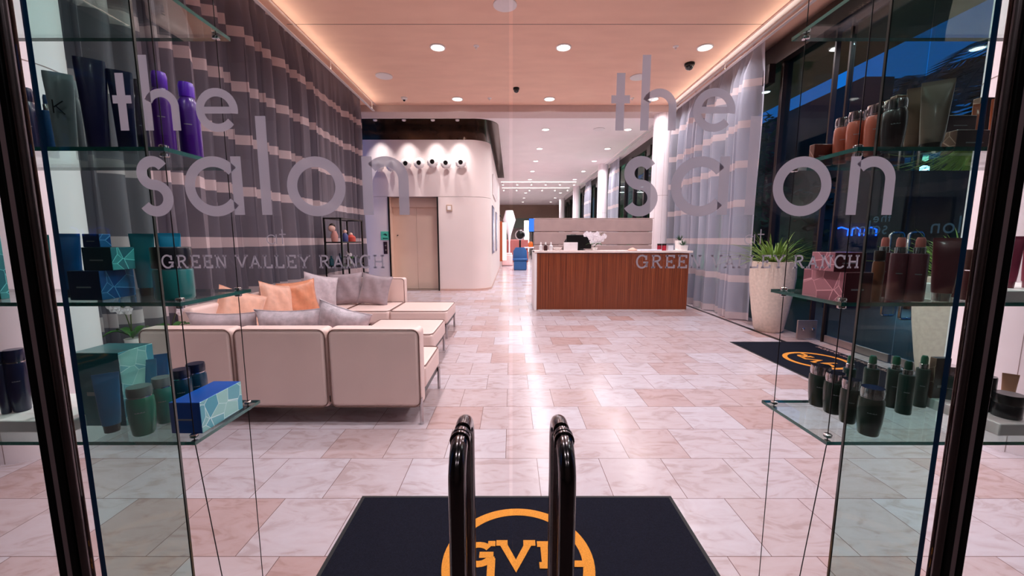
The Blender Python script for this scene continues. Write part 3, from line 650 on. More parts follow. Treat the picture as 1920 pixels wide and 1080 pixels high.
# ------------------------------------------------------------------ curtains
m_cur = curtain_mat('striped_sheer_grey', (132, 124, 132), (130, 144, 176), .22)
m_curl = curtain_mat('striped_sheer_light', (196, 194, 206), (196, 204, 226), .5)
def curtain(name, X, y0, y1, per, amp, ztop, label, group, flat=None, m=None, amp_gather=.3):
    n = int((y1 - y0) / per * 16); zs = [0.015] + [ztop * i / 10 for i in range(1, 10)] + [ztop - .12, ztop]
    vs = []; fs = []; ph = 0; y = y0
    cols = []
    for i in range(n + 1):
        y = y0 + (y1 - y0) * i / n
        k = y / per; j = 2 * pi * (k + .22 * sin(k * 1.7) + .12 * sin(k * 4.1 + 1)); A = amp * (.75 + .35 * sin(k * 2.3) * cos(k * .9))
        if flat and flat[0] < y < flat[1]: A *= .18
        cols.append((y, j, A))
    for (y, j, A) in cols:
        for q, z in enumerate(zs):
            g = 1 if z < ztop - .5 else max(amp_gather, (ztop - z) / .5)
            vs.append((A * g * (sin(j) + .38 * sin(2 * j + .6 + z * .2) + .16 * sin(3 * j + 2)) + .012 * sin(z * 2 + j), y - y0 + A * .35 * cos(j) * g, z))
    m_ = len(zs)
    for i in range(n):
        for q in range(m_ - 1): fs.append((i * m_ + q, (i + 1) * m_ + q, (i + 1) * m_ + q + 1, i * m_ + q + 1))
    t = tag(empty(name, (X, y0, 0)), label, 'curtain', group)
    MB().add(vs, fs).build('fabric', m or m_cur, t, smooth=True)
    MB().box(-.015, .015, 0, y1 - y0, ztop, ztop + .018).build('track', m_trim, t)
    return t
curtain('striped_curtain', 3.86, 6.36, 9.35, .205, .13, CEIL - .02, 'grey curtain with white bands hanging right of the reception desk', 'banded curtains', amp_gather=.35, m=m_curl)
curtain('striped_curtain', -3.26, 2.9, 8.82, .205, .12, CEIL - .02, 'long dark grey curtain with white bands behind the sofas', 'banded curtains', flat=(6.75, 7.9))
curtain('striped_curtain', 3.85, 9.95, 10.75, .2, .06, CEIL2 - .02, 'grey banded curtain just behind the first white column', 'banded curtains', m=m_curl)
curtain('striped_curtain', 3.85, 14.3, 15.6, .2, .06, CEIL2 - .02, 'grey banded curtain beside the second white column', 'banded curtains', m=m_curl)
curtain('striped_curtain', 3.85, 19.3, 20.6, .2, .06, CEIL2 - .02, 'grey banded curtain halfway down the corridor', 'banded curtains', m=m_curl)

# ------------------------------------------------------------------ reception desk
m_wood = wood_mat()
desk = tag(empty('reception_desk', (0.49, 7.385, 0)), 'zebra wood reception desk with a pale top', 'reception desk')
MB().box(0, 2.87, 0, .05, .02, 1.09).build('front_panel', m_wood, desk, bevel=.003)
MB().box(2.82, 2.87, .05, .8, .02, 1.09).build('side_panel', m_wood, desk, bevel=.003)
MB().box(-.05, .0, -.005, .8, 0, 1.13).build('end_panel', m_trim, desk, bevel=.003)
MB().box(-.05, 2.93, -.02, .55, 1.10, 1.14).build('countertop', mat('pale_stone_top', (240, 222, 216), .25), desk, bevel=.004)
MB().box(.0, 2.82, .5, .55, .05, 1.10).build('inner_shelf', m_white, desk)
MB().box(0.02, 2.85, .01, .06, 0, .02).build('plinth', m_trim, desk)
m_taupe = mat('taupe_channel_fabric', (190, 164, 160), .7, vary=.08, scale=4)
scr = tag(empty('upholstered_screen', (.54, 9.2, 0)), 'taupe upholstered screen with horizontal channels behind the desk', 'screen wall')
for i in range(6):
    MB().box(0, 2.76, 0, .1, .02 + i * .302, .315 + i * .302).build('channel', m_taupe, scr, bevel=.02, seg=3)
MB().box(-.012, 2.78, -.0, .11, 1.832, 1.845).build('edge_trim', m_beam, scr)
DT = 1.14
def dk(px, D=7.6): return at(px, 468, D)[0]
m_pot = mat('white_ceramic', (244, 238, 236), .3)
m_petal = mat('orchid_white', (250, 240, 244), .6); m_stem = mat('orchid_stem', (70, 84, 40), .6); m_leaf = mat('plant_leaf', (60, 100, 40), .45, vary=.3, scale=8)
def orchid(loc, label, stems, hh, spread, pot=(.07, .11), nfl=7, col=None, fs=1.0):
    t = tag(empty('potted_orchid', loc), label, 'orchid', 'white orchids')
    MB().lathe([(pot[0] * .75, 0), (pot[0], pot[1]), (pot[0] * .88, pot[1]), (pot[0] * .8, pot[1] * .9)], n=18).build('pot', m_pot, t, smooth=True)
    mb = MB()
    for k in range(5):
        a = 2 * pi * k / 5 + .4; vs = []
        for i in range(7):
            s_ = i / 6; r = .17 * s_; z = pot[1] + .07 * sin(s_ * 2.6); wv = .03 * sin(pi * min(1, s_ * .9 + .08))
            vs += [(r * cos(a) - wv * sin(a), r * sin(a) + wv * cos(a), z + .01), (r * cos(a), r * sin(a), z), (r * cos(a) + wv * sin(a), r * sin(a) - wv * cos(a), z + .01)]
        fsx = [(3 * i + j, 3 * i + 3 + j, 3 * i + 4 + j, 3 * i + 1 + j) for i in range(6) for j in (0, 1)]
        mb.add(vs, fsx)
    mb.build('leaves', mat('orchid_leaf', (50, 92, 40), .4), t, smooth=True)
    st = MB(); fl = MB()
    for k in range(stems):
        dx = spread * ((k + .5) / stems * 2 - 1) if stems > 1 else spread; dy = random.uniform(-.05, .05); pts = []
        for i in range(12):
            s_ = i / 11; pts.append((dx * s_ ** 1.6, dy * s_, pot[1] + hh * (1.15 * s_ - .25 * s_ ** 3)))
        st.tube(pts, .004, 5)
        for j in range(nfl):
            p0 = Vector(pts[11 - min(7, j)]) + Vector((random.uniform(-.03, .03), random.uniform(-.05, -.01), random.uniform(-.05, .0))) * fs * (1.5 if fs > 1.1 else 1)
            yaw = random.uniform(-.6, .6)
            for q in range(5):
                a = 2 * pi * q / 5 + pi / 2; c, s_ = cos(a), sin(a); R_ = .036 * fs; wv = .02 * fs
                L = [p0, p0 + Vector((c * R_ * .6 - s_ * wv, -.008, s_ * R_ * .6 + c * wv)), p0 + Vector((c * R_, yaw * c * .02, s_ * R_)), p0 + Vector((c * R_ * .6 + s_ * wv, -.008, s_ * R_ * .6 - c * wv))]
                fl.add(L, [(0, 1, 2, 3)])
            fl.sphere(tuple(p0 + Vector((0, -.008, 0))), .007 * fs, 6, 4)
    st.build('stems', m_stem, t); fl.build('flowers', col or m_petal, t)
    return t
orchid((dk(1115), 7.62, DT), 'white orchid in bloom on the desk right of the monitor', 4, .32, .22, pot=(.06, .06), nfl=8, fs=1.3)
mon = tag(empty('monitor', (dk(1085, 7.75), 7.75, DT)), 'black monitor seen from behind on the reception desk', 'monitor')
MB().box(-.245, .245, -.02, .02, .03, .30).build('screen', m_black, mon, bevel=.01)
MB().box(-.03, .03, .02, .05, .01, .2).build('neck', m_black, mon); MB().box(-.12, .12, -.06, .12, 0, .012).build('foot', m_black, mon, bevel=.003)
o = MB().box(-.13, .13, -.02, .06, 0, .155).build('paper_stack_box', mat('white_card', (236, 228, 230), .6), loc=(dk(1070, 7.5), 7.5, DT), bevel=.004); tag(o, 'white card box in front of the monitor', 'box')
ch = tag(empty('office_chair', (1.36, 8.6, 0)), 'black office chair behind the desk, only its rounded top showing', 'office chair')
m_mesh = mat('black_fabric', (20, 18, 20), .7)
MB().loft([(.62, .23, .05), (1.1, .24, .05), (1.3, .2, .05), (1.42, .12, .04), (1.46, .05, .02)], e=2.6).build('backrest', m_mesh, ch, smooth=True)
MB().box(-.25, .25, -.5, .0, .45, .55).build('seat', m_mesh, ch, bevel=.04)
MB().tube([(0, -.2, .1), (0, -.2, .45)], .03).build('column', m_black, ch)
for k in range(5):
    a = 2 * pi * k / 5; MB().tube([(0, -.2, .1), (.3 * cos(a), -.2 + .3 * sin(a), .06)], .02).build('leg', m_black, ch)
MB().tube([(0, .0, .5), (0, .05, .75)], .02).build('back_post', m_black, ch)
m_clearb = mat('clear_bottle', (226, 220, 222), .15, coat=.5); m_dkb = mat('brown_bottle', (60, 30, 30), .3)
for px, mm, lb in ((1014, m_clearb, 'clear small bottle, leftmost of three on the desk'), (1023, m_dkb, 'small bottle with a brown band, middle of three on the desk'), (1033, m_clearb, 'clear small bottle, right of the three on the desk')):
    t = tag(empty('desk_bottle', (dk(px, 7.5), 7.5, DT)), lb, 'bottle', 'small bottles on the desk')
    MB().lathe([(.035, 0), (.036, .09), (.014, .11)], n=14).build('body', mm, t, smooth=True)
    MB().lathe([(.012, .11), (.016, .115), (.012, .16)], n=10).build('cap', m_trim, t, smooth=True)
o = MB().lathe([(.04, 0), (.09, .06), (.085, .06), (.035, .01)], n=20).build('bowl', m_pot, loc=(dk(1045, 7.5), 7.5, DT), smooth=True); tag(o, 'small white bowl on the desk beside the bottles', 'bowl')
o = MB().lathe([(.08, 0), (.09, .012), (.03, .05), (.005, .055)], n=18).build('shell_dish', mat('peach_shell', (220, 170, 150), .5), loc=(dk(1186, 7.5), 7.5, DT), smooth=True); tag(o, 'small peach shell on the desk', 'shell')
o = MB().box(-.2, .2, -.12, .12, 0, .02).build('papers', mat('bluish_paper', (222, 226, 240), .6), loc=(dk(1217, 7.55), 7.55, DT)); tag(o, 'flat stack of pale papers on the desk', 'papers')
for i, (px, c, lb) in enumerate(((1236, (150, 30, 50), 'left red candle jar on the desk'), (1245, (180, 40, 60), 'right red candle jar on the desk'))):
    t = tag(empty('candle_jar', (dk(px, 7.5), 7.5, DT)), lb, 'jar', 'red jars on the desk')
    MB().lathe([(.04, 0), (.04, .09), (.036, .1)], n=16).build('glass', mat('red_jar%d' % i, c, .3), t, smooth=True)
    MB().lathe([(.041, .1), (.041, .13)], n=16).build('lid', m_dark, t, smooth=True)
o = MB().box(-.05, .05, -.04, .04, 0, .1).build('acrylic_holder', mat('acrylic', (225, 225, 235), .1, coat=.6), loc=(dk(1256, 7.5), 7.5, DT)); tag(o, 'clear acrylic card holder beside the red jars', 'card holder')
for px, D, zz, lb in ((1274, 7.85, 1.33, 'small spiky succulent in the higher white pot at the desk end'), (1280, 7.5, 1.24, 'small spiky succulent in the lower white pot at the desk end')):
    t = tag(empty('succulent', (dk(px, D), D, DT)), lb, 'succulent', 'succulents on the desk')
    hp = zz - DT; MB().loft([(0, .07, .07, 6), (hp, .08, .08, 6), (hp, .07, .07, 6), (hp - .01, .07, .07, 6)], n=24).build('pot', m_pot, t, smooth=True)
    mb = MB()
    for k in range(26):
        a = random.uniform(0, 2 * pi); el = random.uniform(.3, 1.4); L = .13; d = Vector((cos(a) * cos(el), sin(a) * cos(el), sin(el))) * L; q = Vector((-sin(a), cos(a), 0)) * .011
        c = Vector((0, 0, hp - .01)); mb.add([c - q, c + q, c + d * .6 + q * .8, c + d, c + d * .6 - q * .8], [(0, 1, 2, 3, 4)])
    mb.build('leaves', mat('succulent_leaf', (48, 84, 56), .5), t)

# ------------------------------------------------------------------ sofas
m_lea = mat('blush_leather', (232, 204, 196), .42, vary=.03, scale=5, bump=.08, bscale=260)
m_pip = mat('piping_dark', (120, 88, 80), .5)
def cushion(x0, x1, y0, y1, z0, z1, name, parent, piping=('y0',), bev=.035):
    o = MB().box(x0, x1, y0, y1, z0, z1).build(name, m_lea, parent, bevel=bev, seg=4)
    return o
def loop_pipe(parent, pts, r=.005, name='piping'):
    MB().tube(pts + [pts[0]], r, 6).build(name, m_pip, parent, smooth=True)
def rrect(a0, a1, b0, b1, rad=.05, n=5):
    P = []
    for cx, cy, s0 in ((a1 - rad, b1 - rad, 0), (a0 + rad, b1 - rad, 90), (a0 + rad, b0 + rad, 180), (a1 - rad, b0 + rad, 270)):
        for i in range(n + 1):
            a = radians(s0 + 90 * i / n); P.append((cx + rad * cos(a), cy + rad * sin(a)))
    return P
def leg(parent, x, y, h=.19): MB().tube([(x, y, 0), (x, y, h)], .014, 10).build('leg', m_chrome, parent, smooth=True)
sofa = tag(empty('sofa', (-.645, 2.72, 0)), 'blush leather sofa with its back to the glass doors', 'sofa', 'sectional sofas')
ox, oy = -.645, 2.72
for k in range(3):
    a, b = -2.66 - ox + k * .6725, -2.66 - ox + (k + 1) * .6725 - .008
    c = cushion(a, b, 0, .15, .13, .718, 'back_cushion', sofa)
    MB().tube([(x, .004, z) for x, z in rrect(a + .008, b - .008, .138, .712)] + [(b - .008, .004, .662)], .0045, 6).build('piping', m_pip, c, smooth=True)
    s_ = cushion(a, b, .155, .74, .21, .39, 'seat_cushion', sofa)
    MB().tube([(x, y, .388) for x, y in rrect(a + .006, b - .006, .16, .735)] + [(b - .006, .685, .388)], .0045, 6).build('piping', m_pip, s_, smooth=True)
MB().box(-2.66 - ox + .02, -.02, .02, .72, .17, .215).build('frame', m_dark, sofa)
for x in (-.012, -2.0): leg(sofa, x, .02, .2); leg(sofa, x, .715, .2)
# side run along the curtain
run = tag(empty('sofa', (-3.05, 3.5, 0)), 'blush leather sofa run standing along the left curtain', 'sofa', 'sectional sofas')
for k in range(3):
    a, b = k * .83, (k + 1) * .83 - .008
    cushion(0, .15, a, b, .13, .73, 'back_cushion', run)
    s_ = cushion(.155, .76, a, b, .21, .39, 'seat_cushion', run)
    MB().tube([(x, y, .388) for x, y in rrect(.16, .755, a + .006, b - .006)] + [(.755, b - .06, .388)], .0045, 6).build('piping', m_pip, s_, smooth=True)
MB().box(.02, .74, .02, 2.5, .17, .215).build('frame', m_dark, run)
for y in (.03, 2.48): leg(run, .04, y, .2); leg(run, .72, y, .2)
# rear sofa with chaise
rear = tag(empty('sofa', (-.86, 5.2, 0)), 'blush leather chaise sofa facing the glass doors', 'sofa', 'sectional sofas')
c = cushion(-2.02, -.78, .80, .95, .13, .76, 'back_cushion', rear)
MB().tube([(x, .798, z) for x, z in rrect(-2.0, -.79, .14, .752)] + [(-.79, .798, .70)], .0045, 6).build('piping', m_pip, c, smooth=True)
for a, b in ((-1.42, -.79), (-.785, 0)):
    s_ = cushion(a, b, 0, .79, .21, .39, 'seat_cushion', rear)
    MB().tube([(x, y, .388) for x, y in rrect(a + .006, b - .006, .006, .784)] + [(b - .006, .73, .388)], .0045, 6).build('piping', m_pip, s_, smooth=True)
    MB().tube([(a + .02, -.001, .215), (b - .02, -.001, .215)], .0045, 6).build('piping', m_pip, s_, smooth=True)
MB().box(-1.40, -.02, .02, .9, .17, .215).build('frame', m_dark, rear)
for x in (-.02, -1.4): leg(rear, x, .03, .2); leg(rear, x, .77, .2)
ott = tag(empty('ottoman', (-.80, 3.92, 0)), 'blush leather square ottoman between the sofas', 'ottoman')
s_ = cushion(-.80, 0, 0, .76, .2, .385, 'seat', ott)
MB().tube([(x, y, .383) for x, y in rrect(-.794, -.006, .006, .754)] + [(-.006, .70, .383)], .0045, 6).build('piping', m_pip, s_, smooth=True)
MB().box(-.78, -.02, .02, .74, .17, .205).build('frame', m_dark, ott)
for x in (-.02, -.78):
    for y in (.02, .74): leg(ott, x, y, .19)

def pillow(loc, W, Hh, T, m, label, rz=0, rx=0, ry=0):
    n = 14; vs = []; fs = []
    for side in (1, -1):
        for i in range(n + 1):
            for j in range(n + 1):
                u, v = 2 * i / n - 1, 2 * j / n - 1
                pin = 1 - .10 * (1 - u * u) * (abs(v) > .0) * v * v; pin2 = 1 - .10 * (1 - v * v) * u * u
                th = T / 2 * ((1 - u ** 4) * (1 - v ** 4)) ** .55 + .012 * sin(7 * u + 3 * v) * (1 - u * u) * (1 - v * v)
                vs.append((u * W / 2 * pin2, side * th, v * Hh / 2 * pin))
    q = (n + 1) ** 2
    for s2 in (0, 1):
        for i in range(n):
            for j in range(n):
                a = s2 * q + i * (n + 1) + j; f = (a, a + n + 1, a + n + 2, a + 1); fs.append(f if s2 else f[::-1])
    t = tag(empty('cushion', loc, 0), label, 'pillow', 'scatter cushions on the sofas')
    o = MB().add(vs, fs).build('cover', m, t, smooth=True)
    ring = [(u * W / 2 * (1 - .10 * (1 - v * v) * u * u), 0, v * Hh / 2 * (1 - .10 * (1 - u * u) * v * v)) for u, v in
            [(-1 + 2 * k / 12, -1) for k in range(12)] + [(1, -1 + 2 * k / 12) for k in range(12)] + [(1 - 2 * k / 12, 1) for k in range(12)] + [(-1, 1 - 2 * k / 12) for k in range(12)]]
    MB().tube(ring + [ring[0]], .005, 5).build('seam', m, t, smooth=True)
    t.rotation_euler = (rx, ry, rz); return t
m_gv = mat('grey_velvet', (158, 140, 146), .55, vary=.12, scale=18, sheen=.5, bump=.15, bscale=60)
m_gl = mat('light_grey_velvet', (186, 170, 176), .5, vary=.14, scale=20, sheen=.5, bump=.15, bscale=60)
m_sv = mat('silver_velvet', (196, 182, 190), .42, vary=.22, scale=26, sheen=.6, bump=.25, bscale=50)
m_or = mat('peach_satin', (214, 140, 104), .35, vary=.15, scale=14, sheen=.3, bump=.2, bscale=40)
m_pk = mat('champagne_satin', (222, 168, 144), .35, vary=.12, scale=14, sheen=.3, bump=.2, bscale=40)
pillow((-2.80, 3.98, .62), .46, .44, .15, m_pk, 'champagne cushion nearest the glass doors on the curtain side sofa', rz=radians(52), rx=radians(-20), ry=radians(22))
pillow((-2.78, 4.58, .62), .44, .44, .16, m_pk, 'champagne cushion left of the peach one', rz=radians(74), rx=radians(-16), ry=radians(14))
pillow((-2.70, 4.92, .61), .44, .44, .14, m_or, 'peach orange satin cushion', rz=radians(42), rx=radians(-10), ry=radians(-5))
pillow((-2.66, 5.42, .63), .50, .48, .15, m_gl, 'light grey cushion right of the peach one', rz=radians(54), rx=radians(-14), ry=radians(14))
pillow((-2.46, 5.78, .62), .50, .48, .16, m_gv, 'grey cushion in the sofa corner, left of two', rz=radians(8), rx=radians(-14), ry=radians(-4))
pillow((-2.02, 5.76, .61), .46, .46, .16, m_gv, 'grey cushion leaning by the chaise, right of two', rz=radians(-4), rx=radians(-16), ry=radians(8))
pillow((-2.24, 3.02, .60), .54, .40, .17, m_gl, 'grey cushion behind the front sofa back, leftmost of three', rz=0, rx=radians(14))
pillow((-1.73, 3.03, .62), .52, .40, .18, m_sv, 'silver lumbar cushion in the middle of the front sofa', rx=radians(12), ry=radians(-1))
pillow((-1.35, 3.06, .63), .42, .42, .16, m_sv, 'silver cushion at the right of the front sofa, tilted', rx=radians(12), ry=radians(17))

# corner table and its orchids
t = tag(empty('corner_table', (-2.88, 3.12, 0)), 'low white corner table behind the left end of the front sofa', 'table')
MB().box(-.2, .18, -.2, .2, .44, .48).build('table_top', m_trim, t, bevel=.006)
for x in (-.17, .15):
    for y in (-.17, .17): MB().box(x - .015, x + .015, y - .015, y + .015, 0, .44).build('leg', m_chrome, t)
orchid((-2.97, 3.0, .48), 'white orchid, left one on the corner table', 2, .38, -.14, pot=(.055, .1), nfl=5)
orchid((-2.80, 3.16, .48), 'white orchid leaning towards the sofa on the corner table', 1, .36, .24, pot=(.055, .1), nfl=5)

# etagere
sh = tag(empty('etagere', (-3.04, 6.4, 0)), 'open black metal shelf by the curtain end', 'shelf')
for x in (0, .27):
    for y in (0, .9): MB().box(x, x + .025, y, y + .025, 0, 1.70).build('post', m_black, sh)
for z in (1.68,):
    mb = MB(); mb.box(0, .295, 0, .02, z, z + .02); mb.box(0, .295, .905, .925, z, z + .02); mb.box(0, .02, 0, .925, z, z + .02); mb.box(.275, .295, 0, .925, z, z + .02); mb.build('top_frame', m_black, sh)
for z in (.12, .5, .9, 1.29): MB().box(.005, .29, .005, .92, z, z + .022).build('shelf_board', m_black, sh)
def shelf_item(name, loc, prof, m, label, cat, group='objects on the black shelf'):
    o = MB().lathe(prof, n=16).build(name, m, loc=loc, smooth=True); return tag(o, label, cat, group)
t = tag(empty('figurine', (-2.93, 6.55, 1.312)), 'small pink and dark figurine, left on the black shelf', 'figurine', 'figurines')
MB().loft([(0, .05, .04), (.1, .06, .05), (.18, .03, .03)], n=14).build('body', mat('figure_pink', (214, 150, 140), .4), t, smooth=True)
MB().sphere((-.03, -.02, .22), .055, 12, 8).build('head', mat('figure_pale', (232, 190, 176), .4), t, smooth=True); MB().sphere((-.03, .0, .255), .05, 12, 8).build('hat', m_dark, t, smooth=True)
t = tag(empty('figurine', (-2.86, 6.8, 1.312)), 'small blue figurine, middle on the black shelf', 'figurine', 'figurines')
MB().loft([(0, .05, .04), (.1, .05, .05), (.16, .02, .02)], n=14).build('body', mat('figure_blue', (60, 66, 120), .4), t, smooth=True); MB().sphere((0, 0, .17), .035, 12, 8).build('head', mat('figure_pale', (232, 190, 176), .4), t, smooth=True)
t = tag(empty('figurine', (-2.86, 7.05, 1.312)), 'small red and orange figurine, right on the black shelf', 'figurine', 'figurines')
MB().loft([(0, .08, .05), (.08, .08, .06), (.13, .02, .02)], n=14).build('body', mat('figure_red', (206, 84, 72), .4), t, smooth=True); MB().sphere((0, 0, .13), .03, 12, 8).build('head', mat('figure_pale', (232, 190, 176), .4), t, smooth=True)
for i, (y, x, h, c, lb) in enumerate(((6.5, -2.98, .16, (22, 70, 80), 'dark teal bottle, leftmost on the lower black shelf'), (6.55, -2.86, .2, (20, 30, 60), 'navy bottle second on the lower black shelf'), (6.68, -2.9, .15, (16, 120, 100), 'green bottle third on the lower black shelf'), (6.85, -2.85, .13, (60, 30, 30), 'brown bottle fourth on the lower black shelf'), (7.15, -2.84, .14, (30, 30, 60), 'navy bottle rightmost on the lower black shelf'))):
    shelf_item('shelf_bottle', (x, y, .922), [(.035, 0), (.036, h * .65), (.014, h * .75), (.014, h)], mat('sb%d' % i, c, .3), lb, 'bottle')
orchid((-2.87, 6.98, .922), 'tiny white orchid on the lower black shelf', 2, .16, .05, pot=(.035, .05), nfl=4, fs=.7)

# ------------------------------------------------------------------ planters
def planter(x, y, label, plab):
    t = tag(empty('tall_planter', (x, y, 0)), label, 'planter', 'tall stone planters')
    MB().lathe([(.165, 0), (.19, .03), (.235, .3), (.275, .6), (.292, .8), (.288, .95), (.285, 1.03), (.262, 1.035), (.255, .95), (.01, .94)], n=36).build('vase', mat('speckled_stone', (226, 206, 192), .6, vary=.1, scale=30, bump=.2, bscale=60), t, smooth=True)
    MB().lathe([(.255, .94), (.255, .955)], n=24).build('soil', mat('soil', (40, 30, 26), .9), t)
    g = tag(empty('spiky_plant', (x, y, .955)), plab, 'plant', 'grassy plants in tall planters')
    mb = MB()
    for k in range(150):
        a = random.uniform(0, 2 * pi); L = random.uniform(.4, .68); el = random.uniform(.5, 1.5); droop = random.uniform(.6, 1.3); wv = random.uniform(.007, .012); r0 = random.uniform(0, .12)
        vs = []
        for i in range(8):
            s_ = i / 7; r = r0 + L * s_ * cos(el) + .10 * s_; z = L * (s_ * sin(el) * 1.1 - droop * .42 * s_ ** 2.4); ww = wv * (1 - s_ ** 2.5) + .0008
            c = Vector((r * cos(a), r * sin(a), z)); q = Vector((-sin(a), cos(a), 0)) * ww; vs += [c - q, c + Vector((0, 0, -.003)), c + q]
        mb.add(vs, [(3 * i + j, 3 * i + 3 + j, 3 * i + 4 + j, 3 * i + 1 + j) for i in range(7) for j in (0, 1)])
    mb.build('leaves', mat('grass_leaf', (120, 150, 66), .45, vary=.5, scale=7), g, smooth=True)
    MB().lathe([(.09, 0), (.05, .12), (.01, .2)], n=12).build('crown', mat('grass_core', (60, 84, 36), .6), g, smooth=True)
planter(3.84, 5.72, 'tall speckled stone planter left of the right doors', 'spiky grass plant in the planter by the curtain')
planter(3.86, 3.32, 'tall speckled stone planter behind the right glass shelf', 'spiky grass plant behind the right glass shelf')

# ------------------------------------------------------------------ door mats
m_mat = mat('navy_mat_pile', (22, 24, 36), .95, spec=.1, vary=.35, scale=160, bump=.6, bscale=420)
m_matb = mat('mat_rubber', (14, 14, 18), .7); m_gold = mat('gold_pile', (222, 142, 44), .9, vary=.15, scale=200, bump=.5, bscale=420)
m_mtxt = mat('mat_pale_pile', (176, 140, 134), .9, vary=.1, scale=200)
def door_mat(x, y, rz, W, L, label):
    t = tag(empty('door_mat', (x, y, 0), rz), label, 'door mat', 'navy emblem door mats')
    MB().box(-W / 2, W / 2, -L / 2, L / 2, .001, .005).build('backing', m_matb, t)
    MB().box(-W / 2 + .02, W / 2 - .02, -L / 2 + .02, L / 2 - .02, .004, .010).build('pile', m_mat, t)
    mb = MB(); fn = lambda u, v, d: (u, v, .0100 + d)
    ribbon(mb, arc(0, 0, .294, 0, 360, 64), .048, fn, .0015)
    mb.build('ring', m_gold, t)
    mb = MB(); lift = [0.0]; fn = lambda u, v, d: (u, v, .0104 + d + lift[0])
    # G with its long spur, V, R
    sw = .032; h = .135; zb = -.035
    def R(p): lift[0] += .00022; ribbon(mb, p, sw, fn, .0015)
    R([(u * 1.0 - .17, v + zb + .067) for u, v in arc(0, 0, .057, 40, 350, 20, .052)]); R([(-.112, .01), (-.112, -.13)]); R([(-.165, .028), (-.105, .028)]); R([(-.115, .075), (-.115, .105)])
    R([(-.070, .10), (-.009, -.030), (.052, .10)]); R([(-.095, .093), (-.045, .093)]); R([(.025, .093), (.078, .093)])
    R([(.115, -.035), (.115, .1)]); R([(.085, .086), (.155, .086), (.182, .066), (.182, .046), (.155, .026), (.115, .026)]); R([(.145, .024), (.185, -.02), (.27, -.02)]); R([(.088, -.028), (.145, -.028)])
    mb.build('emblem_letters', m_gold, t)
    mb = MB(); slab_text(mb, 'GREEN VALLEY RANCH', -.55, -L / 2 + .06, 1.1, .055, .16, fn, .0012)
    mb.build('mat_lettering', m_mtxt, t)
door_mat(.03, 1.49, 0, 1.63, .85, 'navy door mat with orange ring emblem right before the glass doors')
door_mat(3.42, 4.24, pi / 2, 1.63, 1.04, 'navy door mat with orange ring emblem at the right side doors')

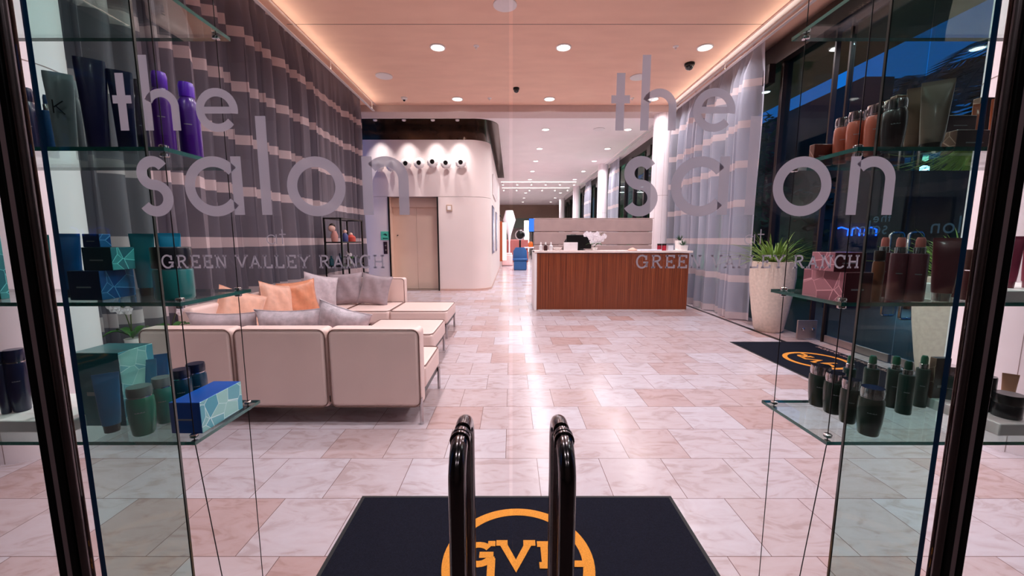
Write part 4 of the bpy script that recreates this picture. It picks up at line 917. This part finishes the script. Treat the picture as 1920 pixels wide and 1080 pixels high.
# ------------------------------------------------------------------ front glass doors
for k, sgn in enumerate((-1, 1)):
    a, b = (-.783, -.003) if sgn < 0 else (.003, .783)
    d = struct(MB().box(a, b, Y0, Y0 + .012, .02, 3.0, mf=[0, 1, 0, 0, 0, 0] if sgn < 0 else [1, 0, 0, 0, 0, 0]).build('door_%d' % (1 + k), [g_door, mat('clear_glass_edge', (214, 190, 186), .1, coat=.5)], bevel=0))
    MB().box(a, b, Y0 - .015, Y0 + .027, .01, .11).build('bottom_rail', m_chrome, d, bevel=.004)
    MB().box(a, b, Y0 - .015, Y0 + .027, 3.0, 3.08).build('top_rail', m_chrome, d, bevel=.004)
    for s_, yg in ((-1, Y0), (1, Y0 + .012)):
        hx = .0875 * sgn + (.0 if sgn < 0 else .004); yo = yg + s_ * .07
        pts = [(hx, yg, 1.035)] + [(hx, yg + s_ * (.07 - .045 * cos(radians(90 * i / 6)) ** 1 * 1.0), 1.035 + 0) for i in ()]
        pts = [(hx, yg + s_ * .001, 1.007), (hx, yg + s_ * .02, 1.007)] + [(hx, yg + s_ * (.02 + .05 * sin(radians(15 * i))), 0.957 + .05 * cos(radians(15 * i))) for i in range(1, 7)]
        pts += [(hx, yo, .9), (hx, yo, .55)] + [(hx, yg + s_ * (.02 + .05 * cos(radians(15 * i))), .40 - .05 * sin(radians(15 * i))) for i in range(1, 7)] + [(hx, yg + s_ * .001, .35)]
        hd = MB().tube(pts, .0145, 20).build('handle', m_gun, d, smooth=True)
        if s_ < 0:
            mb = MB()
            for q in (.012, .022): mb.tube([(hx, yg + s_ * q, 1.007), (hx, yg + s_ * (q + .006), 1.007)], .0175, 20)
            mb.build('collar', m_gun, hd, smooth=True)
    off = -.80 if sgn < 0 else 0
    mb = MB(); salon_text(mb, lambda u, v, t, off=off: (u + off, Y0 - .0006 - t, v)); mb.build('lettering', m_vinyl, d)
    # jamb bundle beside the door
    e = struct(empty('trim_%d' % (20 + k), (0, 0, 0)))
    X = lambda q0, q1: (min(sgn * q0, sgn * q1), max(sgn * q0, sgn * q1))
    x0, x1 = X(.828, .841); MB().box(x0, x1, Y0 - .004, Y0 + .018, 0, 3.1).build('outer_post', m_black, e, bevel=.002)
    x0, x1 = X(.817, .828); MB().box(x0, x1, Y0 - .002, Y0 + .016, 0, 3.1).build('steel_strip', mat('mauve_steel', (188, 160, 166), .35, metal=.6), e, bevel=.001)
    x0, x1 = X(.804, .817); MB().box(x0, x1, Y0 - .004, Y0 + .018, 0, 3.1).build('inner_post', m_black, e, bevel=.002)
    MB().tube([(sgn * .7960, Y0 + .004, 0), (sgn * .7960, Y0 + .004, 3.1)], .0078, 16).build('steel_tube', mat('brushed_tube', (150, 138, 140), .25, metal=1), e, smooth=True)
    MB().tube([(sgn * .7868, Y0 + .006, 0), (sgn * .7868, Y0 + .006, 3.1)], .0022, 8).build('bronze_bead', mat('bronze_post', (92, 64, 56), .25, metal=.9), e, smooth=True)
    # structural glass fin
    x0, x1 = X(.7705, .7810)
    fin = struct(MB().box(x0, x1, Y0 + .013 + .0, Y0 + .195, 0, 3.05, mf=[0, 0, 1, 0, 1, 1]).build('window_%d' % (1 + k), [g_fin, m_blueedge]))
    xi = x1 if sgn < 0 else x0; MB().box(xi - .0016, xi + .0016, Y0 + .1935, Y0 + .1985, 0, 3.05).build('rear_edge', mat('fin_rear_edge', (70, 74, 70), .2, coat=.5), fin)
    x0, x1 = X(.843, 3.55)
    struct(MB().box(x0, x1, Y0, Y0 + .012, .02, 3.1).build('window_%d' % (3 + k), g_door))

# ------------------------------------------------------------------ hanging glass shelves
SD0, SD1 = 1.0, 1.277
SZ = [.806, 1.188, 1.577, 1.960]
for sgn, nm in ((-1, 'left'), (1, 'right')):
    t = tag(empty('hanging_glass_shelves', (sgn * .856, SD0, 0)), f'cable hung glass display shelves {nm} of the doors', 'glass shelf', 'cable hung glass shelves')
    zoff = {-1: [0, .0, .006, .0], 1: [0, -.008, -.004, -.006]}[sgn]
    for z, dz in zip(SZ, zoff):
        x0, x1 = sorted((0, sgn * .80))
        mf = [1, 1, 1, 1, 0, 0]
        sh_ = MB().box(x0, x1, 0, SD1 - SD0, z - .010 + 0, z, mf=mf).build('shelf', [g_shelf, m_edge], t, bevel=0)
        mb = MB()
        for cx in (sgn * .022, sgn * .72):
            for cy in (.025, SD1 - SD0 - .03):
                for q in (0, -.020): mb.lathe([(.008, 0), (.0105, .002), (.0105, .008), (.008, .010)], c=(cx, cy, z + q), n=12)
        mb.build('cable_clamps', m_chrome, sh_, smooth=True)
    for cx in (sgn * .022, sgn * .72):
        for cy in (.025, SD1 - SD0 - .03):
            f_ = cy < .1 and abs(cx) < .1
            pts = [(cx, cy, 3.1), (cx, cy, .79), (cx - sgn * (.055 if f_ else 0), cy + (.02 if f_ else 0), .0)]
            MB().tube(pts, .0014, 6).build('cable', m_cable, t)

# ---- products
def shade(c, k): return tuple(min(255, max(0, v * k)) for v in c)
def cosx(X, D): return D / math.hypot(X, D)
GN = {}
def place(pxl, pxr, ytop, D, z, rnd=True, ybase=None):
    pm = (pxl + pxr) / 2
    if ybase: D = onz(ybase, z) ; D = max(SD0 + .03, min(SD1 - .03, D))
    zc = zcam(D, z + .05); X = (pm - 958) * zc / F
    w_ = (pxr - pxl) * zc / F * (cosx(X, D) if rnd else 1)
    _, zt = at(pm, ytop, D)
    return X, D, w_, zt - z
def pm_(name, rgb, rough=.28, **k): return mat('pk_%s_%d_%d_%d' % ((name,) + tuple(int(v) for v in rgb)), rgb, rough, coat=.35, **k)
def product(kind, pxl, pxr, ytop, D, z, c, c2, label, group, ybase=None, rz=0):
    X, D, w_, h = place(pxl, pxr, ytop, D, z, True, ybase)
    if kind != 'tube' and kind != 'captube': w_ = min(w_, .13)
    nm = {'jar': 'jar_bottle', 'spray': 'spray_bottle', 'tube': 'squeeze_tube', 'captube': 'squeeze_tube', 'bottle': 'shampoo_bottle', 'tub': 'cream_tub', 'tottle': 'flat_bottle'}[kind]
    rz = -math.atan2(X, D) * .8
    t = tag(empty(nm, (X, D, z), rz), label, nm.replace('_', ' ').split()[-1], group); r = w_ / 2
    b = pm_('b', c); l = pm_('l', c2) if c2 not in ('chrome',) else m_chrome
    if kind == 'jar':      # barrel shaped body with a broad lid
        MB().lathe([(r * .72, 0), (r * .8, .004), (r * .94, h * .3), (r, h * .55), (r * .97, h * .74), (r * .84, h * .80), (r * .8, h * .82)], n=28).build('body', b, t, smooth=True)
        MB().lathe([(r * .84, h * .81), (r * .9, h * .82), (r * .92, h * .93), (r * .86, h), (r * .5, h)], n=28).build('lid', l, t, smooth=True)
        MB().lathe([(r * .86, h * .785), (r * .86, h * .81)], n=28).build('collar', m_chrome, t, smooth=True)
    elif kind == 'tub':
        MB().lathe([(r * .95, 0), (r, .005), (r, h * .55), (r * .96, h * .58)], n=30).build('body', b, t, smooth=True)
        MB().lathe([(r * 1.0, h * .6), (r * 1.02, h * .62), (r * 1.02, h * .97), (r * .98, h), (r * .3, h)], n=30).build('lid', l, t, smooth=True)
    elif kind == 'spray':
        MB().lathe([(r * .94, 0), (r, .004), (r, h * .72), (r * .93, h * .745), (r * .5, h * .75)], n=26).build('body', b, t, smooth=True)
        MB().lathe([(r * .62, h * .75), (r * .62, h * .84), (r * .5, h * .85)], n=22).build('collar', m_chrome, t, smooth=True)
        MB().lathe([(r * .52, h * .85), (r * .5, h * .96), (r * .36, h), (r * .1, h)], n=20).build('nozzle_cap', l, t, smooth=True)
    elif kind == 'bottle':
        MB().lathe([(r * .94, 0), (r, .004), (r, h * .62), (r * .94, h * .72), (r * .66, h * .79), (r * .62, h * .80)], n=28).build('body', b, t, smooth=True)
        MB().lathe([(r * .62, h * .80), (r * .7, h * .81), (r * .72, h * .95), (r * .62, h), (r * .2, h)], n=24).build('cap', l, t, smooth=True)
    elif kind == 'tottle':  # elliptical bottle, widening upwards to a slanted flat crest
        MB().loft([(0, r * .66, r * .42), (h * .02, r * .72, r * .46), (h * .5, r * .84, r * .46), (h * .93, r, r * .34), (h, r * .99, r * .28)], n=28, e=2.3).build('body', b, t, smooth=True)
        MB().loft([(h * .0 - .0, r * .5, r * .3), (h * .015, r * .66, r * .44)], n=20).build('cap', l, t)
    elif kind in ('tube', 'captube'):  # squeeze tube standing on its cap, crimped top
        MB().loft([(h * .13, r * .72, r * .62), (h * .3, r * .80, r * .56), (h * .65, r * .9, r * .34), (h * .93, r * .99, r * .1, 4), (h * .95, r, r * .05, 8), (h, r, r * .05, 8)], n=28).build('body', b, t, smooth=True)
        MB().loft([(0, r * .6, r * .56), (h * .13, r * .66, r * .6)], n=24).build('cap', l, t, smooth=True)
    if kind not in ('tub',) and w_ > .03:
        mb = MB(); fr = -(r * 1.001 if kind not in ('tube', 'captube', 'tottle') else r * .5)
        q = max(.006, w_ * .18)
        rr = {'jar': .985, 'spray': 1.0, 'bottle': 1.0}.get(kind, 0)
        if rr:
            vs = []; zz = h * (.42 if kind != 'jar' else .5)
            for i in range(7):
                a = -pi / 2 + (-.35 + .7 * i / 6)
                vs += [(r * rr * 1.004 * cos(a), r * rr * 1.004 * sin(a), zz), (r * rr * 1.004 * cos(a), r * rr * 1.004 * sin(a), zz + .0025)]
            MB().add(vs, [(2 * i, 2 * i + 2, 2 * i + 3, 2 * i + 1) for i in range(6)]).build('label_print', mat('print_silver', (150, 150, 155), .4), t)
    return t
def carton(pxc, pxf, pxo, ytop, D, z, c, facet, label, group, h=None, cat='box'):
    """pxc near inner corner, pxo outer end of the front face, pxf far end of the inner side"""
    zc = zcam(D, z); X = (pxc - 958) * zc / F; Xo = (pxo - 958) * zc / F
    zcf = X * F / (pxf - 958); dep = max(.02, min(.22, (zcf - zc) / cos(PITCH)))
    dep = min(dep, SD1 - .004 - D)
    hh = h or at(pxc, ytop, D)[1] - z
    t = tag(empty('product_box', (X, D, z)), label, cat, group)
    x0, x1 = sorted((0, Xo - X)); inner = 1 if X < 0 else 0
    mf = [0] * 6; mf[inner] = 1
    MB().box(x0, x1, 0, dep, 0, hh, mf=mf).build('carton', [pm_('c', c), facet], t, bevel=.0015)
    MB().box(x0 + (x1 - x0) * .25, x0 + (x1 - x0) * .7, -.0008, -.0001, hh * .42, hh * .47).build('front_print', mat('print_silver', (150, 150, 155), .4), t)
    return t, X, hh
f_teal = facet_mat('facet_teal', (10, 96, 120), (90, 200, 200), 26); f_blue = facet_mat('facet_blue', (16, 70, 150), (40, 130, 190), 24)
f_turq = facet_mat('facet_turquoise', (40, 160, 190), (170, 225, 215), 26); f_pink = facet_mat('facet_pink', (150, 84, 100), (206, 140, 150), 24)
f_brown = facet_mat('facet_brown', (120, 80, 70), (160, 120, 104), 24)
ZL, ZM, ZU = SZ[0], SZ[1], SZ[2] + .006
G1, G2, G3 = 'products on the upper left glass shelf', 'products on the middle left glass shelf', 'products on the lower left glass shelf'
NV = (10, 22, 62)
P = product
# upper left shelf
P('bottle', 40, 80, 165, 1.14, ZU, NV, NV, 'navy bottle behind the dark door post, upper left shelf', G1)
P('spray', 84, 108, 178, 1.16, ZU, (14, 70, 124), (12, 50, 96), 'slim blue pump bottle left of the silver one', G1)
kb = P('tottle', 92, 152, 137, 1.06, ZU, (150, 150, 156), (90, 90, 96), 'silver grey shampoo bottle with a K', G1)
mb = MB(); ribbon_fn = lambda u, v, d: (u, -.0175 - v * .012 - d, v)
for pl in slab('K', .1)[0]: ribbon(mb, [(-.018 + a * .03, .085 + b * .032) for a, b in pl], .0022, ribbon_fn, .003)
mb.build('letter_k', m_black, kb)
P('bottle', 140, 162, 152, 1.2, ZU, (104, 98, 104), (150, 146, 150), 'small grey bottle behind the silver one', G1)
P('tottle', 152, 215, 111, 1.07, ZU, (24, 18, 66), (20, 14, 50), 'tallest navy violet bottle on the upper left shelf', G1)
P('tottle', 212, 262, 133, 1.10, ZU, (16, 20, 64), (10, 12, 40), 'navy bottle behind the letter t, upper left shelf', G1)
P('bottle', 258, 284, 150, 1.2, ZU, (14, 14, 48), (14, 14, 40), 'dark slim bottle left of the purple ones', G1)
P('bottle', 287, 330, 136, 1.09, ZU, (74, 20, 128), (96, 36, 190), 'purple bottle with a purple cap, taller left one', G1)
P('bottle', 336, 380, 156, 1.16, ZU, (76, 22, 140), (100, 40, 200), 'purple bottle with a purple cap, lower right one', G1)
# middle left shelf
P('tube', 112, 162, 438, 1.10, ZM, (14, 86, 150), (10, 40, 70), 'blue squeeze tube left of the stacked boxes', G2)
P('tube', 70, 104, 440, 1.1, ZM, (16, 120, 120), (10, 40, 40), 'teal squeeze tube between door post and fin', G2)
_, X, h0 = carton(192, 256, 132, 508, 1.035, ZM, (8, 36, 70), f_blue, 'blue faceted box, bottom of the stack of three', G2)
_, X, h1 = carton(212, 262, 157, 460, 1.05, ZM + h0, (8, 50, 64), f_teal, 'teal faceted box, middle of the stack of three', G2, h=.062)
carton(188, 210, 156, 433, 1.06, ZM + h0 + h1, (10, 44, 90), f_blue, 'small blue box on top of the stack of three', G2, h=.036)
carton(2, 14, -60, 440, 1.05, ZM, (14, 96, 84), f_teal, 'green box at the left picture edge, middle shelf', G2)
P('tube', 250, 298, 438, 1.13, ZM, (12, 104, 122), (14, 16, 18), 'teal tube standing on a dark cap, middle left shelf', G2)
P('tube', 303, 347, 437, 1.20, ZM, (20, 140, 180), (14, 16, 18), 'light blue tube behind the wide jar', G2)
P('tub', 287, 366, 463, 1.07, ZM, (30, 120, 120), (8, 12, 24), 'wide teal jar with a flat black lid', G2)
# lower left shelf
t, X, hb = carton(238, 300, 150, 662, 1.09, ZL, (12, 110, 120), f_turq, 'large turquoise box at the back of the lower left shelf', G3)
P('tube', 180, 234, 700, 1.05, ZL, (18, 116, 170), (30, 36, 40), 'blue squeeze tube in front of the large turquoise box', G3, ybase=808)
P('tube', 222, 264, 688, 1.1, ZL, (14, 96, 130), (24, 30, 34), 'dark teal tube, second on the lower left shelf', G3, ybase=786)
P('tube', 258, 302, 675, 1.2, ZL, (16, 120, 160), (24, 30, 34), 'blue teal tube, third on the lower left shelf', G3, ybase=776)
P('tube', 289, 324, 664, 1.25, ZL, (16, 110, 170), (24, 30, 34), 'blue tube farthest back on the lower left shelf', G3, ybase=764)
P('jar', 238, 296, 724, 1.03, ZL, (16, 116, 92), (90, 96, 92), 'green barrel jar with a grey lid, nearest on the lower left shelf', G3, ybase=812)
P('jar', 286, 330, 707, 1.1, ZL, (18, 128, 116), (120, 122, 120), 'green barrel jar with a pale lid, second on the lower left shelf', G3, ybase=790)
P('jar', 322, 365, 692, 1.15, ZL, (8, 56, 76), (20, 26, 48), 'dark teal jar left of two behind the blue box', G3, ybase=772)
P('jar', 350, 392, 681, 1.2, ZL, (8, 60, 84), (14, 22, 48), 'dark teal jar right of two behind the blue box', G3, ybase=760)
carton(380, 456, 322, 755, 1.045, ZL, (10, 80, 170), f_turq, 'blue box with turquoise facets on the lower left shelf corner', G3)
rs = tag(MB().box(-.45, 0, 0, .2, 0, .035).build('display_riser', m_pot, loc=(at(137, 770, 1.06)[0], 1.05, ZL), bevel=.003), 'white riser block on the lower left shelf', 'riser', 'white display risers')
P('jar', -6, 22, 660, 1.10, ZL + .035, NV, NV, 'navy bottle at the left picture edge on the white riser', G3)
P('jar', 14, 62, 655, 1.12, ZL + .035, (8, 20, 60), NV, 'navy rounded jar on the white riser', G3)
P('tube', 104, 128, 640, 1.14, ZL + .035, (12, 40, 110), (10, 14, 40), 'narrow navy tube right of the door post on the white riser', G3)
# upper right shelf
H1, H2, H3 = 'products on the upper right glass shelf', 'products on the middle right glass shelf', 'products on the lower right glass shelf'
OR = (176, 98, 76); ZU = SZ[2] - .004; ZM = SZ[1] - .008
P('jar', 1560, 1594, 222, 1.20, ZU, OR, 'chrome', 'copper jar with a chrome lid, leftmost of three', H1)
P('jar', 1584, 1622, 210, 1.14, ZU, OR, 'chrome', 'copper jar with a chrome lid, middle of three', H1)
P('jar', 1617, 1662, 198, 1.09, ZU, OR, 'chrome', 'copper jar with a chrome lid, right of three', H1)
P('jar', 1648, 1700, 188, 1.04, ZU, (46, 30, 30), 'chrome', 'dark brown jar with a chrome lid, upper right shelf', H1)
carton(1641, 1634, 1656, 190, 1.22, ZU, (150, 84, 60), f_brown, 'small copper box behind the copper jars', H1)
carton(1667, 1660, 1696, 178, 1.20, ZU, (140, 90, 66), f_brown, 'small tan box behind the dark brown jar', H1)
P('tube', 1690, 1730, 164, 1.10, ZU, (128, 96, 80), (90, 70, 60), 'taupe tube, shorter one on the upper right shelf', H1)
P('tube', 1716, 1780, 151, 1.05, ZU, (132, 108, 96), (60, 50, 46), 'tallest taupe tube on the upper right shelf', H1)
_, X, hq = carton(1790, 1762, 1862, 243, 1.05, ZU, (84, 62, 62), f_brown, 'taupe faceted box lying on the upper right shelf', H1)
carton(1772, 1768, 1828, 205, 1.09, ZU + hq, (74, 56, 62), f_brown, 'perfume carton on top of the taupe faceted box', H1, h=.048)
P('tube', 1814, 1840, 194, 1.18, ZU, (170, 82, 54), (100, 60, 50), 'copper tube left of two near the blue fin', H1)
carton(1822, 1818, 1866, 182, 1.21, ZU, (16, 14, 16), f_brown, 'black box behind the copper tubes', H1)
P('tube', 1848, 1876, 184, 1.12, ZU, (172, 84, 50), (100, 60, 50), 'copper tube right of two near the door post', H1)
carton(1524, 1521, 1560, 270, 1.22, ZU, (84, 44, 40), f_brown, 'low dark red box left of the copper jars', H1)
# middle right shelf
BU = (116, 52, 62)
_, X, hq = carton(1580, 1503, 1632, 511, 1.03, ZM, (84, 34, 44), f_pink, 'pink faceted box, lower of two', H2)
carton(1563, 1520, 1622, 466, 1.05, ZM + hq, (88, 34, 44), f_pink, 'pink faceted box, upper of two', H2, h=.052)
P('jar', 1631, 1657, 470, 1.08, ZM, (150, 82, 58), (60, 36, 30), 'copper flask between the boxes and burgundy sprays', H2)
P('spray', 1636, 1668, 445, 1.17, ZM, BU, (222, 110, 104), 'burgundy spray bottle with a coral cap, leftmost', H2)
P('spray', 1662, 1700, 445, 1.11, ZM, BU, (222, 110, 104), 'burgundy spray bottle with a coral cap, second', H2)
P('spray', 1697, 1737, 445, 1.08, ZM, BU, (222, 110, 104), 'burgundy spray bottle with a coral cap, third', H2)
P('tube', 1738, 1798, 446, 1.08, ZM, (120, 46, 56), 'chrome', 'burgundy squeeze tube on a chrome cap', H2)
P('spray', 1780, 1806, 450, 1.15, ZM, BU, (200, 200, 200), 'burgundy bottle half behind the blue fin', H2)
P('tub', 1800, 1836, 468, 1.10, ZM, (84, 40, 38), (70, 44, 34), 'brown jar between the blue fin and the door post', H2)
o = tag(MB().box(0, .5, 0, .2, 0, .034).build('display_riser', m_pot, loc=(at(1868, 545, 1.05)[0], 1.04, ZM), bevel=.003), 'white riser block on the middle right shelf', 'riser', 'white display risers')
P('captube', 1872, 1915, 443, 1.10, ZM + .034, (150, 54, 82), (120, 40, 60), 'magenta tube on the white riser right of the door post', H2)
P('captube', 1910, 1960, 443, 1.10, ZM + .034, (140, 50, 76), (120, 40, 60), 'magenta tube cut by the right picture edge', H2)
# lower right shelf
GR = (30, 46, 38); GS = (24, 58, 52)
P('jar', 1513, 1558, 685, 1.2, ZL, GR, 'chrome', 'dark green jar, farthest left of the row of four', H3, ybase=759)
P('jar', 1540, 1586, 699, 1.15, ZL, GR, 'chrome', 'dark green jar, second of the row of four', H3, ybase=773)
P('jar', 1571, 1612, 711, 1.1, ZL, GR, 'chrome', 'dark green jar, third of the row of four', H3, ybase=791)
P('jar', 1603, 1658, 726, 1.03, ZL, GR, 'chrome', 'dark green jar, nearest and largest of the row', H3, ybase=813)
P('spray', 1576, 1602, 667, 1.2, ZL, GS, (20, 96, 70), 'green pump bottle above the jars, leftmost', H3, ybase=752)
P('spray', 1615, 1646, 667, 1.2, ZL, GS, (20, 96, 70), 'green pump bottle, second from the left', H3, ybase=757)
P('spray', 1658, 1690, 668, 1.15, ZL, GS, (20, 96, 70), 'green pump bottle, third from the left', H3, ybase=762)
P('spray', 1679, 1713, 677, 1.1, ZL, GS, (18, 70, 56), 'green pump bottle in front of its row', H3, ybase=774)
P('spray', 1711, 1741, 667, 1.15, ZL, GS, (20, 100, 74), 'green pump bottle, rightmost of its row', H3, ybase=761)
P('jar', 1750, 1800, 685, 1.12, ZL, (40, 62, 58), 'chrome', 'larger grey green jar beside the blue fin', H3, ybase=764)
carton(1744, 1740, 1772, 672, 1.21, ZL, (34, 30, 30), f_brown, 'narrow dark box behind the larger green jar', H3)
P('tub', 1822, 1864, 705, 1.08, ZL, (24, 34, 36), (20, 28, 30), 'tall black jar right of the door post', H3, ybase=788)
o = tag(MB().box(0, .5, 0, .2, 0, .035).build('display_riser', m_pot, loc=(at(1858, 800, 1.05)[0], 1.03, ZL), bevel=.003), 'white riser block on the lower right shelf', 'riser', 'white display risers')
P('tub', 1858, 1924, 738, 1.08, ZL + .035, (20, 24, 28), (16, 20, 22), 'wide black tub on the white riser', H3)
tb = P('captube', 1874, 1909, 701, 1.17, ZL + .035, (176, 132, 106), (140, 100, 80), 'small tan tube behind the wide black tub', H3)
